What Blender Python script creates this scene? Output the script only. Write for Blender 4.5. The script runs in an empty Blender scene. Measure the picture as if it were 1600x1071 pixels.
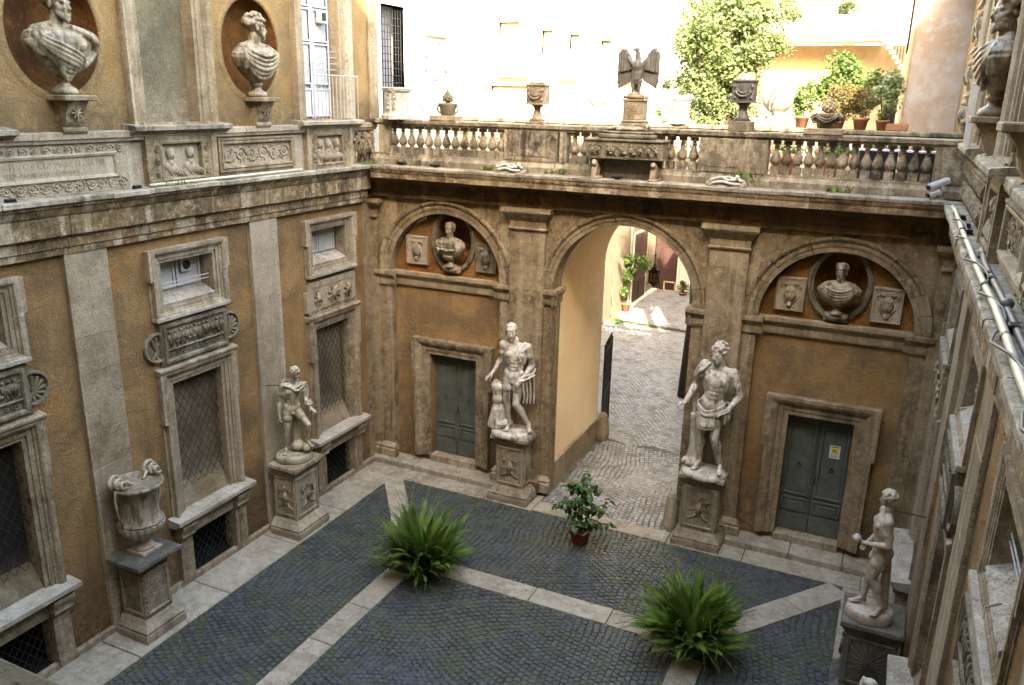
import bpy, bmesh, math, random
import numpy as np
from mathutils import Vector, Matrix, Euler, noise
R = math.radians
rnd = random.Random(7)
sc = bpy.context.scene
COL = sc.collection

# ------------------------------------------------------------------ camera, sky, sun, exposure
CAM = Vector((11.22, -16.214, 9.0))
yaw, pit, rol = R(24.7515), R(16.7498), R(1.26545)
fw = Vector((-math.sin(yaw)*math.cos(pit), math.cos(yaw)*math.cos(pit), -math.sin(pit)))
rt = Vector((math.cos(yaw), math.sin(yaw), 0)); up = rt.cross(fw)
r2 = rt*math.cos(rol) + up*math.sin(rol); u2 = -rt*math.sin(rol) + up*math.cos(rol)
cd = bpy.data.cameras.new('camera'); cam = bpy.data.objects.new('camera', cd); COL.objects.link(cam)
m = Matrix((r2, u2, -fw)).transposed().to_4x4(); m.translation = CAM
cam.matrix_world = m
cd.sensor_width = 36; cd.lens = 28.794; cd.clip_start = .1; cd.clip_end = 400
sc.camera = cam
SUN_DIR = Vector((.546, -1.333, 1.0)).normalized()      # towards the sun
wd = bpy.data.worlds.new('World'); sc.world = wd; wd.use_nodes = True
nt = wd.node_tree; bg = nt.nodes['Background']
sky = nt.nodes.new('ShaderNodeTexSky'); sky.sky_type = 'NISHITA'; sky.sun_disc = False
sky.sun_elevation = math.asin(SUN_DIR.z); sky.sun_rotation = math.atan2(SUN_DIR.x, SUN_DIR.y)
sky.air_density = 1.6; sky.dust_density = 3.0; sky.ozone_density = .6
nt.links.new(sky.outputs[0], bg.inputs[0]); bg.inputs[1].default_value = .15
sl = bpy.data.lights.new('sun', 'SUN'); sl.energy = 2.2; sl.angle = R(.5); sl.color = (1, .93, .82)
so = bpy.data.objects.new('sun', sl); COL.objects.link(so); so.location = (0, -30, 40)
so.rotation_euler = SUN_DIR.to_track_quat('Z', 'Y').to_euler()
sc.view_settings.view_transform = 'Standard'; sc.view_settings.look = 'None'
sc.view_settings.gamma = 1; sc.view_settings.use_curve_mapping = False
sc.view_settings.exposure = 4.1
try:
    sc.view_settings.use_white_balance = True; sc.view_settings.white_balance_temperature = 7300; sc.view_settings.white_balance_tint = 10
except Exception: pass
try:
    sc.cycles.max_bounces = 8; sc.cycles.diffuse_bounces = 3; sc.cycles.glossy_bounces = 2
    sc.cycles.use_denoising = True
except Exception: pass

# ------------------------------------------------------------------ materials
class NB:
    def __init__(s, name):
        s.m = bpy.data.materials.new(name); s.m.use_nodes = True; s.t = s.m.node_tree
        s.b = s.t.nodes['Principled BSDF']; s.b.inputs['Roughness'].default_value = .8
        s.b.inputs['Specular IOR Level'].default_value = .3
        g = s.t.nodes.new('ShaderNodeNewGeometry'); s.pos = g.outputs['Position']
    def n(s, typ, **k):
        x = s.t.nodes.new(typ)
        for a, b in k.items(): setattr(x, a, b)
        return x
    def map(s, sc_=(1, 1, 1), src=None, off=(0, 0, 0)):
        x = s.n('ShaderNodeMapping'); x.inputs['Scale'].default_value = sc_; x.inputs['Location'].default_value = off
        s.t.links.new(src or s.pos, x.inputs['Vector']); return x.outputs[0]
    def noise(s, scale, det=5, rough=.6, vec=None, dist=0):
        x = s.n('ShaderNodeTexNoise'); x.inputs['Scale'].default_value = scale; x.inputs['Detail'].default_value = det
        x.inputs['Roughness'].default_value = rough; x.inputs['Distortion'].default_value = dist
        s.t.links.new(vec or s.pos, x.inputs['Vector']); return x.outputs[0]
    def ramp(s, v, a, b, ca=0., cb=1.):
        x = s.n('ShaderNodeMapRange'); x.clamp = True
        for i, q in enumerate((a, b, ca, cb)): x.inputs[1+i].default_value = q
        s.t.links.new(v, x.inputs[0]); return x.outputs[0]
    def col(s, c):
        x = s.n('ShaderNodeRGB'); x.outputs[0].default_value = (*c, 1); return x.outputs[0]
    def mix(s, f, a, b, mode='MIX'):
        x = s.n('ShaderNodeMix', data_type='RGBA', blend_type=mode)
        for sock, v in ((x.inputs[0], f), (x.inputs[6], a), (x.inputs[7], b)):
            if isinstance(v, (int, float)): sock.default_value = v
            elif isinstance(v, tuple): sock.default_value = (*v, 1)
            else: s.t.links.new(v, sock)
        return x.outputs[2]
    def math(s, op, a, b=0.):
        x = s.n('ShaderNodeMath', operation=op)
        for i, v in enumerate((a, b)):
            if isinstance(v, (int, float)): x.inputs[i].default_value = v
            else: s.t.links.new(v, x.inputs[i])
        return x.outputs[0]
    def sepz(s, i=2):
        x = s.n('ShaderNodeSeparateXYZ'); s.t.links.new(s.pos, x.inputs[0]); return x.outputs[i]
    def bump(s, h, strength=.5, dist=.01):
        x = s.n('ShaderNodeBump'); x.inputs['Strength'].default_value = strength; x.inputs['Distance'].default_value = dist
        s.t.links.new(h, x.inputs['Height']); s.t.links.new(x.outputs[0], s.b.inputs['Normal'])
    def out(s, c, rough=None, k=1.):
        if k != 1: c = s.mix(1., c, (k, k, k) if isinstance(k, float) else k, 'MULTIPLY')
        s.t.links.new(c, s.b.inputs['Base Color'])
        if rough is not None: s.b.inputs['Roughness'].default_value = rough
        return s.m
    def objrand(s, a, b):
        x = s.n('ShaderNodeObjectInfo'); return s.ramp(x.outputs['Random'], 0, 1, a, b)

def plaster(name, base, dark, warm, pale, dk=.52, zlow=None, grain=1., kk=(.56, .53, .47)):
    b = NB(name)
    n1 = b.noise(.7, 7, .66, dist=.4); n2 = b.noise(2.1, 8, .72, b.map((1, 1, .5))); n3 = b.noise(30, 3, .6); n4 = b.noise(4.5, 7, .75, dist=.8)
    st = b.noise(1.7, 6, .65, b.map((1.5, 1.5, .13)))
    c = b.mix(b.ramp(n1, .44, .60), base, dark)
    c = b.mix(b.ramp(n2, dk, dk+.13, 0, .8), c, warm)
    c = b.mix(b.ramp(st, .55, .66, 0, .55), c, dark)
    c = b.mix(b.ramp(n4, .56, .70, 0, .45), c, pale)
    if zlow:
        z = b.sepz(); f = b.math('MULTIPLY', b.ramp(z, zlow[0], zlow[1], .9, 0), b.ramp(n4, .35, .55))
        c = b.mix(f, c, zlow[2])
    c = b.mix(b.ramp(n3, .40, .56, .25*grain, 0), c, (.06, .035, .015))
    c = b.mix(b.ramp(b.noise(13, 5, .8), .38, .5, .4, 0), c, dark)
    b.bump(b.math('ADD', b.math('MULTIPLY', n3, .8), b.math('MULTIPLY', n4, 2.0)), 1.0, .03)
    return b.out(c, .92, kk)

def stone(name, base, dark, pale, streak=(.08, .06, .04), sk=(.52, .66, .75), bump=.5, band=True, rough=.85, moss=0, green=(.10, .11, .05), gr=.3, runs=.7, pm=.75):
    b = NB(name)
    n1 = b.noise(1.6, 7, .7, dist=.3); n2 = b.noise(7, 8, .78, dist=.3); n3 = b.noise(42, 3, .65)
    lay = b.noise(2.4, 7, .75, b.map((1.1, 1.1, 9))) if band else n2
    c = b.mix(b.ramp(n1, .42, .60), base, dark)
    c = b.mix(b.ramp(lay, .50, .62, 0, .5), c, dark)
    c = b.mix(b.ramp(n2, .50, .62, 0, pm), c, pale)
    grm = b.noise(2.6, 8, .78, b.map((1.2, 1.2, .8), off=(3, 5, 2)))
    c = b.mix(b.ramp(grm, sk[0]+.02, sk[0]+.13, 0, sk[2]), c, streak)
    st = b.noise(3.2, 6, .7, b.map((2.4, 2.4, .16)))
    c = b.mix(b.ramp(st, .55, .66, 0, sk[2]*.8), c, streak)
    st2 = b.noise(1.5, 4, .55, b.map((1.7, 1.7, .06), off=(7, 3, 1)))
    c = b.mix(b.math('MULTIPLY', b.ramp(st2, .565, .62, 0, runs), b.ramp(n2, .36, .54)), c, pale)
    if moss: c = b.mix(b.ramp(b.noise(3.5, 8, .75), .62-moss, .72, 0, .8), c, green)
    vo = b.n('ShaderNodeTexVoronoi'); vo.inputs['Scale'].default_value = 17; b.t.links.new(b.map((1, 1, 2.2)), vo.inputs['Vector'])
    pit = b.math('MULTIPLY', b.ramp(vo.outputs[0], .08, .26, 1, 0), b.ramp(n1, .47, .53))
    c = b.mix(b.math('MULTIPLY', pit, .85), c, (.04, .028, .018))
    c = b.mix(b.ramp(n3, .38, .55, gr*1.3, 0), c, (.045, .035, .025))
    c = b.mix(b.objrand(0, .30), c, b.mix(b.objrand(0, 1), dark, pale))
    h = b.math('SUBTRACT', b.math('ADD', b.math('MULTIPLY', n3, .4), b.math('MULTIPLY', b.math('ADD', lay, n2), .8)), b.math('MULTIPLY', pit, 1.2))
    b.bump(h, min(1, bump*1.5), .015)
    return b.out(c, rough, (.57, .53, .455))

def plain(name, c1, c2=None, scale=8, rough=.6, bump=.1, metal=0, spec=.3):
    b = NB(name); c2 = c2 or tuple(x*.75 for x in c1)
    n = b.noise(scale, 6, .65); n2 = b.noise(scale*6, 3, .6)
    c = b.mix(b.ramp(n, .35, .65), c1, c2)
    c = b.mix(b.ramp(n2, .35, .6, .2, 0), c, tuple(x*.4 for x in c2))
    b.bump(n2, bump, .01); b.b.inputs['Metallic'].default_value = metal; b.b.inputs['Specular IOR Level'].default_value = spec
    return b.out(c, rough, .72)

def marble(name, base, dark, sk=(.5, .64, .8), gloss=.5, scale=1.0, grime=(.06, .055, .04)):
    b = NB(name)
    n1 = b.noise(3.0*scale, 7, .7, dist=.4); n2 = b.noise(15*scale, 6, .7, b.map((1, 1, .6))); n3 = b.noise(50*scale, 3, .7)
    st = b.noise(7*scale, 6, .7, b.map((1.6, 1.6, .30)), dist=.3)
    c = b.mix(b.ramp(n1, .40, .62), base, dark)
    c = b.mix(b.ramp(n2, .52, .66, 0, .55*sk[2]), c, grime)
    c = b.mix(b.ramp(st, sk[0]+.02, sk[0]+.13, 0, .85*sk[2]), c, grime)
    c = b.mix(b.ramp(n3, .35, .6, .22, 0), c, grime)
    b.bump(b.math('ADD', n3, n2), .3, .008)
    return b.out(c, gloss, (.68, .66, .62))

def leafmat(name, c1, c2, c3, rough=.45, trans=.25, scale=3):
    b = NB(name)
    n = b.noise(scale, 5, .7); n2 = b.noise(scale*8, 2)
    at = b.n('ShaderNodeAttribute'); at.attribute_name = 'rnd'
    c = b.mix(b.ramp(n, .38, .62), c1, c2)
    c = b.mix(b.ramp(at.outputs['Fac'], .3, 1, 0, .8), c, c3)
    c = b.mix(b.objrand(0, .5), c, c3)
    b.out(c, rough)
    tr = b.n('ShaderNodeBsdfTranslucent'); b.t.links.new(c, tr.inputs[0])
    mx = b.n('ShaderNodeMixShader'); mx.inputs[0].default_value = trans
    b.t.links.new(b.b.outputs[0], mx.inputs[1]); b.t.links.new(tr.outputs[0], mx.inputs[2])
    b.t.links.new(mx.outputs[0], b.t.nodes['Material Output'].inputs[0])
    return b.m

M = {}
M['ochre'] = plaster('ochre_plaster', (.52, .325, .145), (.28, .18, .09), (.54, .26, .07), (.50, .39, .24), zlow=(0.1, 1.9, (.11, .075, .045)))  # low dark band: damp plus contact shade painted at the wall base
M['ochre_back'] = plaster('ochre_plaster_back', (.56, .365, .165), (.33, .225, .125), (.56, .31, .10), (.50, .40, .26), zlow=(0.2, 3.0, (.17, .12, .08)))  # low band again damp with painted shade
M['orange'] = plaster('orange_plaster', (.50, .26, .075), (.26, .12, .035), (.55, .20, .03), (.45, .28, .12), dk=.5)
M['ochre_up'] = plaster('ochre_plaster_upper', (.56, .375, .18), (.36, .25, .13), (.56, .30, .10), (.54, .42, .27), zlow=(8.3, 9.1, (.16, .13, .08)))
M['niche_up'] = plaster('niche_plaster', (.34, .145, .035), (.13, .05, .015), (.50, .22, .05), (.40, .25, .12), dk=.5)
M['yellow'] = plaster('yellow_plaster', (.93, .77, .50), (.88, .68, .42), (.93, .72, .42), (.94, .85, .70), dk=.62, grain=.3, kk=1)
M['blind'] = plaster('blind_panel', (.36, .29, .19), (.17, .14, .10), (.27, .19, .10), (.42, .38, .30), dk=.55, zlow=(1.45, 2.3, (.55, .48, .36)))
M['blind_up'] = plaster('blind_panel_up', (.34, .29, .20), (.20, .18, .13), (.42, .26, .08), (.46, .42, .33), dk=.6, zlow=(8.4, 9.1, (.62, .52, .38)))
M['open_shade'] = plaster('open_window_shade', (.035, .03, .024), (.02, .018, .014), (.08, .06, .04), (.12, .10, .08), zlow=(1.45, 2.2, (.30, .26, .19)))  # dark panel colour, paints the shade inside windows that stand open
M['plaster_pale'] = plaster('pale_stained_plaster', (.50, .43, .32), (.24, .19, .12), (.42, .27, .12), (.66, .60, .50), dk=.5)
M['trav'] = stone('travertine', (.48, .395, .29), (.29, .225, .15), (.72, .65, .55), (.10, .07, .04), sk=(.5, .64, .85))
M['trav_pale'] = stone('travertine_pale', (.52, .43, .315), (.31, .24, .16), (.76, .70, .61), (.12, .09, .06), sk=(.55, .68, .55), runs=.9, pm=.35)
M['trav_back'] = stone('travertine_back', (.42, .33, .22), (.25, .185, .11), (.66, .56, .43), (.075, .048, .025), sk=(.5, .66, .8))
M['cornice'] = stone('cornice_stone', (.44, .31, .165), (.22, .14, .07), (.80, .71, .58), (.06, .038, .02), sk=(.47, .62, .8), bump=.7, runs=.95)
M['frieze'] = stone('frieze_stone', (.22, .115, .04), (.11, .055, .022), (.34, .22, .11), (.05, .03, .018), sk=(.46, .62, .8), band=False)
M['ledge'] = stone('ledge_stone', (.48, .43, .36), (.26, .23, .18), (.80, .76, .70), (.06, .055, .045), sk=(.5, .62, .85), moss=.1)
M['rail'] = stone('balustrade_stone', (.40, .345, .265), (.17, .14, .10), (.76, .69, .58), (.03, .024, .016), sk=(.46, .57, .92), moss=.05)
M['sill_white'] = stone('pale_sill_stone', (.62, .58, .53), (.42, .37, .31), (.80, .78, .76), (.10, .08, .06), sk=(.55, .7, .6), band=False)  # sills in a whiter stone than their frames
M['mossy'] = stone('mossy_ledge', (.16, .14, .10), (.08, .07, .05), (.26, .23, .17), (.03, .03, .02), band=False, moss=.14, green=(.12, .12, .03))
M['slab'] = stone('paving_slab', (.52, .475, .41), (.33, .295, .25), (.68, .64, .58), (.17, .145, .11), band=False, sk=(.55, .7, .5), bump=.35, gr=.2)
M['relief'] = stone('relief_marble', (.48, .39, .28), (.26, .20, .13), (.72, .64, .52), (.09, .07, .045), sk=(.5, .64, .7), band=False, bump=.35)
M['relief_dark'] = stone('relief_dark_marble', (.30, .26, .19), (.18, .155, .11), (.46, .42, .34), (.05, .045, .03), sk=(.48, .62, .75), band=False, bump=.35)
M['relief_pale'] = stone('relief_pale_marble', (.58, .50, .42), (.42, .35, .28), (.72, .66, .58), (.14, .10, .07), band=False, sk=(.55, .7, .6), bump=.35)
M['pedestal'] = stone('pedestal_marble', (.50, .43, .34), (.29, .24, .18), (.74, .68, .58), (.09, .07, .05), band=False, sk=(.5, .64, .65), moss=.02)
M['slate'] = stone('pedestal_slab_stone', (.17, .165, .16), (.10, .10, .10), (.30, .29, .27), (.04, .04, .035), band=False, moss=.08, green=(.2, .19, .10))
M['marble'] = marble('statue_marble', (.84, .79, .72), (.56, .50, .42), sk=(.5, .62, .9), grime=(.05,.04,.03))
M['marble_warm'] = marble('statue_marble_warm', (.66, .58, .49), (.48, .40, .32), sk=(.54, .68, .6), grime=(.10, .08, .055))
M['marble_green'] = marble('statue_marble_greenish', (.60, .54, .42), (.33, .29, .19), sk=(.50, .7, .8), gloss=.3, grime=(.10, .09, .05))
M['marble_bust'] = marble('bust_marble', (.46, .385, .29), (.25, .20, .14), sk=(.47, .62, .9), gloss=.4)
M['marble_dark'] = marble('lead_grey_stone', (.19, .18, .165), (.12, .11, .10), sk=(.5, .62, .7), gloss=.5, grime=(.04, .037, .03))
M['marble_pale'] = marble('weathered_marble', (.66, .63, .57), (.5, .47, .42), sk=(.52, .66, .7))
M['doorwood'] = plain('green_grey_door_paint', (.135, .145, .12), (.085, .095, .08), 3, .55, .15)
M['darkwood'] = plain('brown_gate_paint', (.085, .04, .03), (.06, .03, .025), 6, .55, .1)
M['iron'] = plain('dark_iron', (.035, .033, .03), (.02, .02, .02), 20, .55, .1)
M['black'] = plain('dark_interior', (.012, .011, .010), (.008, .008, .008), 6, .9, .1)
M['white_paint'] = plain('white_window_paint', (.70, .71, .74), (.6, .61, .64), 4, .5, .05)
M['shutter'] = plain('grey_shutter_paint', (.55, .53, .49), (.44, .42, .38), 4, .55, .08)
M['glassy'] = plain('curtained_glass', (.62, .62, .66), (.52, .52, .57), 2, .15, .0, spec=.6)
M['pipe'] = plain('ivory_conduit', (.66, .62, .50), (.55, .5, .36), 9, .4, .05)
M['pipe_grey'] = plain('grey_conduit', (.20, .19, .18), (.13, .12, .11), 9, .5, .05)
M['cable'] = plain('grey_cable', (.16, .155, .15), (.1, .1, .1), 9, .5, .02)
M['blackplastic'] = plain('black_plastic', (.015, .015, .017), (.01, .01, .012), 9, .4, .02)
M['camwhite'] = plain('camera_housing', (.62, .63, .65), (.5, .5, .52), 9, .35, .02)
M['court_cream'] = plain('cream_court_wall', (.34, .28, .19), (.27, .21, .14), 1.2, .9, .1)
M['terracotta'] = plain('terracotta', (.50, .23, .12), (.38, .17, .09), 7, .75, .15)
M['redpot'] = plain('red_brown_pot', (.24, .045, .025), (.15, .03, .02), 7, .5, .1)
M['leaf_litter'] = plain('leaf_litter', (.42, .38, .28), (.25, .18, .09), 3, .8, 0)
M['soil'] = plain('soil', (.05, .035, .02), (.03, .02, .012), 20, .95, .4)
M['farwall'] = plain('cream_far_facade', (.86, .80, .66), (.80, .72, .56), .8, .9, .05)
M['sand'] = plain('sandy_reveal', (.66, .52, .30), (.6, .46, .26), 3, .9, .1)
M['yellowwall'] = plain('yellow_house_wall', (.70, .50, .27), (.60, .42, .21), 1.2, .9, .1)
M['hose'] = plain('green_hose', (.12, .42, .16), (.45, .5, .05), 1.5, .4, .02)
M['bark'] = plain('bark', (.10, .07, .045), (.06, .045, .03), 12, .9, .5)
M['amber'] = plain('amber_lantern_glass', (.50, .36, .10), (.36, .24, .06), 9, .3, .1)
M['fern'] = leafmat('fern_green', (.080, .165, .018), (.018, .05, .008), (.19, .235, .04), .5, .25, 2)
M['leaf'] = leafmat('glossy_leaf', (.025, .075, .014), (.012, .042, .010), (.075, .13, .022), .35, .2)
M['crown'] = leafmat('tree_leaf', (.17, .225, .075), (.05, .09, .025), (.30, .34, .15), .5, .35, 1.2)
M['bush'] = leafmat('bush_leaf', (.06, .13, .03), (.03, .07, .018), (.14, .19, .05), .5, .3, 2)
M['olive'] = leafmat('olive_bush_leaf', (.16, .12, .04), (.10, .075, .028), (.25, .19, .07), .6, .3, 2)
M['weed'] = leafmat('weed_green', (.10, .17, .03), (.06, .11, .02), (.2, .24, .06), .6, .3, 3)
b = NB('patchy_old_wall'); n = b.noise(.8, 7, .7); n2 = b.noise(3.5, 7, .75)  # pale and brown patches of the old wall
c = b.mix(b.ramp(n, .35, .6), (.60, .54, .49), (.48, .35, .25)); c = b.mix(b.ramp(n2, .5, .68), c, (.60, .55, .50)); b.bump(n2, .5, .03); M['oldwall'] = b.out(c, .9, .6)

def cobmat(name, attr, c1, c2, c3):
    b = NB(name)
    if attr:
        a = b.n('ShaderNodeAttribute'); a.attribute_name = 'rnd'; f = a.outputs['Fac']
    else:
        f = b.n('ShaderNodeObjectInfo').outputs['Random']
    n = b.noise(.45, 5, .6); n2 = b.noise(30, 4, .7); n3 = b.noise(1.7, 6, .7)
    c = b.mix(f, c1, c2); c = b.mix(b.ramp(n, .45, .68, 0, .75), c, c3)
    c = b.mix(b.ramp(n3, .50, .62, 0, .55), c, (.04, .055, .022))
    c = b.mix(b.ramp(n2, .3, .7, .4, 0), c, (.02, .02, .02)); b.bump(n2, .5, .006)
    b.b.inputs['Specular IOR Level'].default_value = .45
    return b.out(c, .62)
M['cobble'] = cobmat('basalt_cobble', False, (.026, .030, .037), (.064, .070, .082), (.070, .068, .058))
M['cobbles'] = cobmat('basalt_cobbles', True, (.026, .030, .037), (.064, .070, .082), (.070, .068, .058))
M['cobbles_far'] = cobmat('lightened_cobbles', True, (.21, .20, .195), (.34, .33, .325), (.27, .255, .24))  # cobbles lightened, the brighter rear court light put into their colour
b = NB('mossy_joints'); n = b.noise(2.2, 7, .7); n2 = b.noise(25, 4, .7)
c = b.mix(b.ramp(n, .45, .62), (.03, .028, .016), (.075, .10, .022)); c = b.mix(b.ramp(n2, .4, .7, 0, .6), c, (.06, .055, .04)); b.bump(n2, .8, .02); M['joint'] = b.out(c, .95)
M['joint_far'] = plain('sandy_joints', (.20, .175, .14), (.12, .105, .08), 3, .95, .4)
M['signwhite'] = plain('sign_white', (.75, .76, .80), (.7, .7, .75), 3, .4, 0)
M['signyellow'] = plain('sign_yellow', (.80, .58, .02), (.78, .55, .02), 3, .4, 0)
M['ink'] = plain('sign_ink', (.10, .10, .14), (.08, .08, .12), 3, .5, 0)

# ------------------------------------------------------------------ mesh helpers
class MB:
    def __init__(s): s.v = []; s.f = []; s.x = None
    def add(s, vs, fs, X=None):
        o = len(s.v); X = X or s.x
        s.v += [tuple(X @ Vector(p)) for p in vs] if X else [tuple(p) for p in vs]
        s.f += [tuple(o+i for i in f) for f in fs]; return s
    def box(s, a0, a1, b0, b1, c0, c1, X=None):
        v = [(x, y, z) for x in (a0, a1) for y in (b0, b1) for z in (c0, c1)]
        return s.add(v, [(0, 1, 3, 2), (4, 6, 7, 5), (0, 4, 5, 1), (2, 3, 7, 6), (0, 2, 6, 4), (1, 5, 7, 3)], X)
    def cbox(s, a0, a1, b0, b1, c0, c1, c=.01, X=None):
        B = ((a0, a1), (b0, b1), (c0, c1)); v = []; ix = {}
        for i in (0, 1):
            for j in (0, 1):
                for k in (0, 1):
                    e = (i, j, k)
                    for ax in range(3):
                        ix[(e, ax)] = len(v)
                        v.append(tuple(B[q][e[q]] if q == ax else B[q][e[q]] + (c if e[q] == 0 else -c) for q in range(3)))
        f = []
        for ax in range(3):
            o1, o2 = (ax+1) % 3, (ax+2) % 3
            for sd in (0, 1):
                q = []
                for (p, r_) in ((0, 0), (1, 0), (1, 1), (0, 1)):
                    e = [0, 0, 0]; e[ax] = sd; e[o1] = p; e[o2] = r_; q.append(ix[(tuple(e), ax)])
                f.append(q if sd else q[::-1])
            for p in (0, 1):
                for r_ in (0, 1):
                    e0 = [0, 0, 0]; e1 = [0, 0, 0]; e1[ax] = 1
                    e0[o1] = e1[o1] = p; e0[o2] = e1[o2] = r_
                    f.append((ix[(tuple(e0), o1)], ix[(tuple(e1), o1)], ix[(tuple(e1), o2)], ix[(tuple(e0), o2)]))
        for i in (0, 1):
            for j in (0, 1):
                for k in (0, 1): f.append(tuple(ix[((i, j, k), ax)] for ax in range(3)))
        return s.add(v, f, X)
    def sweep(s, path, prof, closed=False, X=None):
        # path: (u, v) list, prof: (offset, w); vertices (w, u, v)
        n = len(path); vs = []; P = [Vector(p) for p in path]
        for i in range(n):
            a = P[i-1] if (i or closed) else None; c = P[(i+1) % n] if (i < n-1 or closed) else None
            d1 = (P[i]-a).normalized() if a is not None else None; d2 = (c-P[i]).normalized() if c is not None else None
            if d1 is None: d1 = d2
            if d2 is None: d2 = d1
            n1 = Vector((d1.y, -d1.x)); n2 = Vector((d2.y, -d2.x)); nn = n1+n2; nn /= max(.2, nn.dot(n1))
            for o, w in prof: q = P[i] + nn*o; vs.append((w, q.x, q.y))
        k = len(prof); f = []
        for i in range(n if closed else n-1):
            j = (i+1) % n
            for q in range(k-1): f.append((i*k+q, j*k+q, j*k+q+1, i*k+q+1))
        if not closed: f.append(tuple(range(k))); f.append(tuple((n-1)*k+q for q in range(k))[::-1])
        return s.add(vs, f, X)
    def lathe(s, prof, seg=16, c=(0, 0, 0), X=None, sx=1, sy=1, flute=0):
        vs = []; k = len(prof)
        for i in range(seg):
            a = 2*math.pi*i/seg
            for r_, z in prof:
                rr = r_*(1+(flute if i % 2 else 0)); vs.append((c[0]+rr*math.cos(a)*sx, c[1]+rr*math.sin(a)*sy, c[2]+z))
        f = []
        for i in range(seg):
            j = (i+1) % seg
            for q in range(k-1): f.append((i*k+q, j*k+q, j*k+q+1, i*k+q+1))
        f.append(tuple(i*k for i in range(seg))[::-1]); f.append(tuple(i*k+k-1 for i in range(seg)))
        return s.add(vs, f, X)
    def tube(s, pts, r_, seg=6, r1=None, X=None):
        P = [Vector(p) for p in pts]; n = len(P); vs = []; r1 = r_ if r1 is None else r1
        ref = Vector((.13, .21, 1)).normalized()
        for i in range(n):
            d = (P[min(n-1, i+1)]-P[max(0, i-1)]).normalized()
            a = d.cross(ref)
            if a.length < .1: a = d.cross(Vector((1, 0, 0)))
            a.normalize(); bb = d.cross(a); rr = r_+(r1-r_)*i/max(1, n-1)
            for k in range(seg):
                t = 2*math.pi*k/seg; vs.append(P[i]+a*math.cos(t)*rr+bb*math.sin(t)*rr)
        f = [(i*seg+k, i*seg+(k+1) % seg, (i+1)*seg+(k+1) % seg, (i+1)*seg+k) for i in range(n-1) for k in range(seg)]
        f.append(tuple(range(seg))[::-1]); f.append(tuple((n-1)*seg+k for k in range(seg)))
        return s.add(vs, f, X)
    def ell(s, c, r_, rot=None, nu=8, nv=6, X=None):
        vs = []; f = []; Rm = rot or Matrix.Identity(3); c = Vector(c)
        vs.append(c+Rm@Vector((0, 0, r_[2])))
        for i in range(1, nv):
            t = math.pi*i/nv
            for k in range(nu):
                a = 2*math.pi*k/nu; vs.append(c+Rm@Vector((r_[0]*math.sin(t)*math.cos(a), r_[1]*math.sin(t)*math.sin(a), r_[2]*math.cos(t))))
        vs.append(c+Rm@Vector((0, 0, -r_[2])))
        for k in range(nu):
            f.append((0, 1+k, 1+(k+1) % nu)); L = len(vs)-1; o = 1+(nv-2)*nu; f.append((L, o+(k+1) % nu, o+k))
        for i in range(nv-2):
            for k in range(nu): a = 1+i*nu; f.append((a+k, a+nu+k, a+nu+(k+1) % nu, a+(k+1) % nu))
        return s.add(vs, f, X)
    def cap(s, p0, p1, r0, r1=None, seg=10, X=None):
        r1 = r0 if r1 is None else r1; P0, P1 = Vector(p0), Vector(p1)
        s.tube([P0, P1], r0, seg, r1, X); s.ell(P0, (r0,)*3, None, seg, 6, X); return s.ell(P1, (r1,)*3, None, seg, 6, X)
    def prism(s, poly, w0, w1, X=None):      # poly (u, v); vertices (w, u, v)
        n = len(poly); vs = [(w0, *p) for p in poly]+[(w1, *p) for p in poly]
        f = [tuple(range(n))[::-1], tuple(range(n, 2*n))]+[(i, (i+1) % n, n+(i+1) % n, n+i) for i in range(n)]
        return s.add(vs, f, X)
    def mesh(s, name, smooth=False, recalc=True):
        me = bpy.data.meshes.new(name); me.from_pydata(s.v, [], s.f)
        if recalc:
            bm = bmesh.new(); bm.from_mesh(me); bmesh.ops.recalc_face_normals(bm, faces=bm.faces); bm.to_mesh(me); bm.free()
        if smooth: me.polygons.foreach_set('use_smooth', [True]*len(me.polygons))
        me.update(); return me

def link(name, me, mat, parent=None, X=None):
    if isinstance(me, MB): me = me.mesh(name)
    o = bpy.data.objects.new(name, me); COL.objects.link(o)
    if mat and not me.materials: me.materials.append(M[mat])
    if parent: o.parent = parent
    if X is not None: o.matrix_basis = X
    return o
def tag(o, label=None, cat=None, group=None, kind=None):
    for k, v in (('label', label), ('category', cat), ('group', group), ('kind', kind)):
        if v: o[k] = v
    return o
def empty(name, label, cat, X=None, group=None):
    o = bpy.data.objects.new(name, None); COL.objects.link(o); o.empty_display_size = .2
    if X is not None: o.matrix_basis = X
    return tag(o, label, cat, group)
def Tr(*p): return Matrix.Translation(Vector(p))
def Rz(a): return Matrix.Rotation(R(a), 4, 'Z')
def copy_tree(o, parent=None):
    c = o.copy(); COL.objects.link(c); c.parent = parent
    for ch in [q for q in bpy.data.objects if q.parent == o]: copy_tree(ch, c)
    return c
def remesh(mb, voxel, smooth=2, name='body', fac=.5):
    me = mb.mesh(name+'_src', recalc=False); o = bpy.data.objects.new('tmp', me); COL.objects.link(o)
    r_ = o.modifiers.new('r', 'REMESH'); r_.mode = 'VOXEL'; r_.voxel_size = voxel
    if smooth:
        q = o.modifiers.new('s', 'SMOOTH'); q.factor = fac; q.iterations = smooth
    dg = bpy.context.evaluated_depsgraph_get(); dg.update()
    out = bpy.data.meshes.new_from_object(o.evaluated_get(dg)); out.name = name
    bpy.data.objects.remove(o); bpy.data.meshes.remove(me)
    out.materials.clear()
    out.polygons.foreach_set('use_smooth', [True]*len(out.polygons)); return out

W = 12.32
SIDE = {'left': Matrix.Identity(4), 'right': Tr(W, 0, 0) @ Rz(180), 'back': Rz(-90)}

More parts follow.
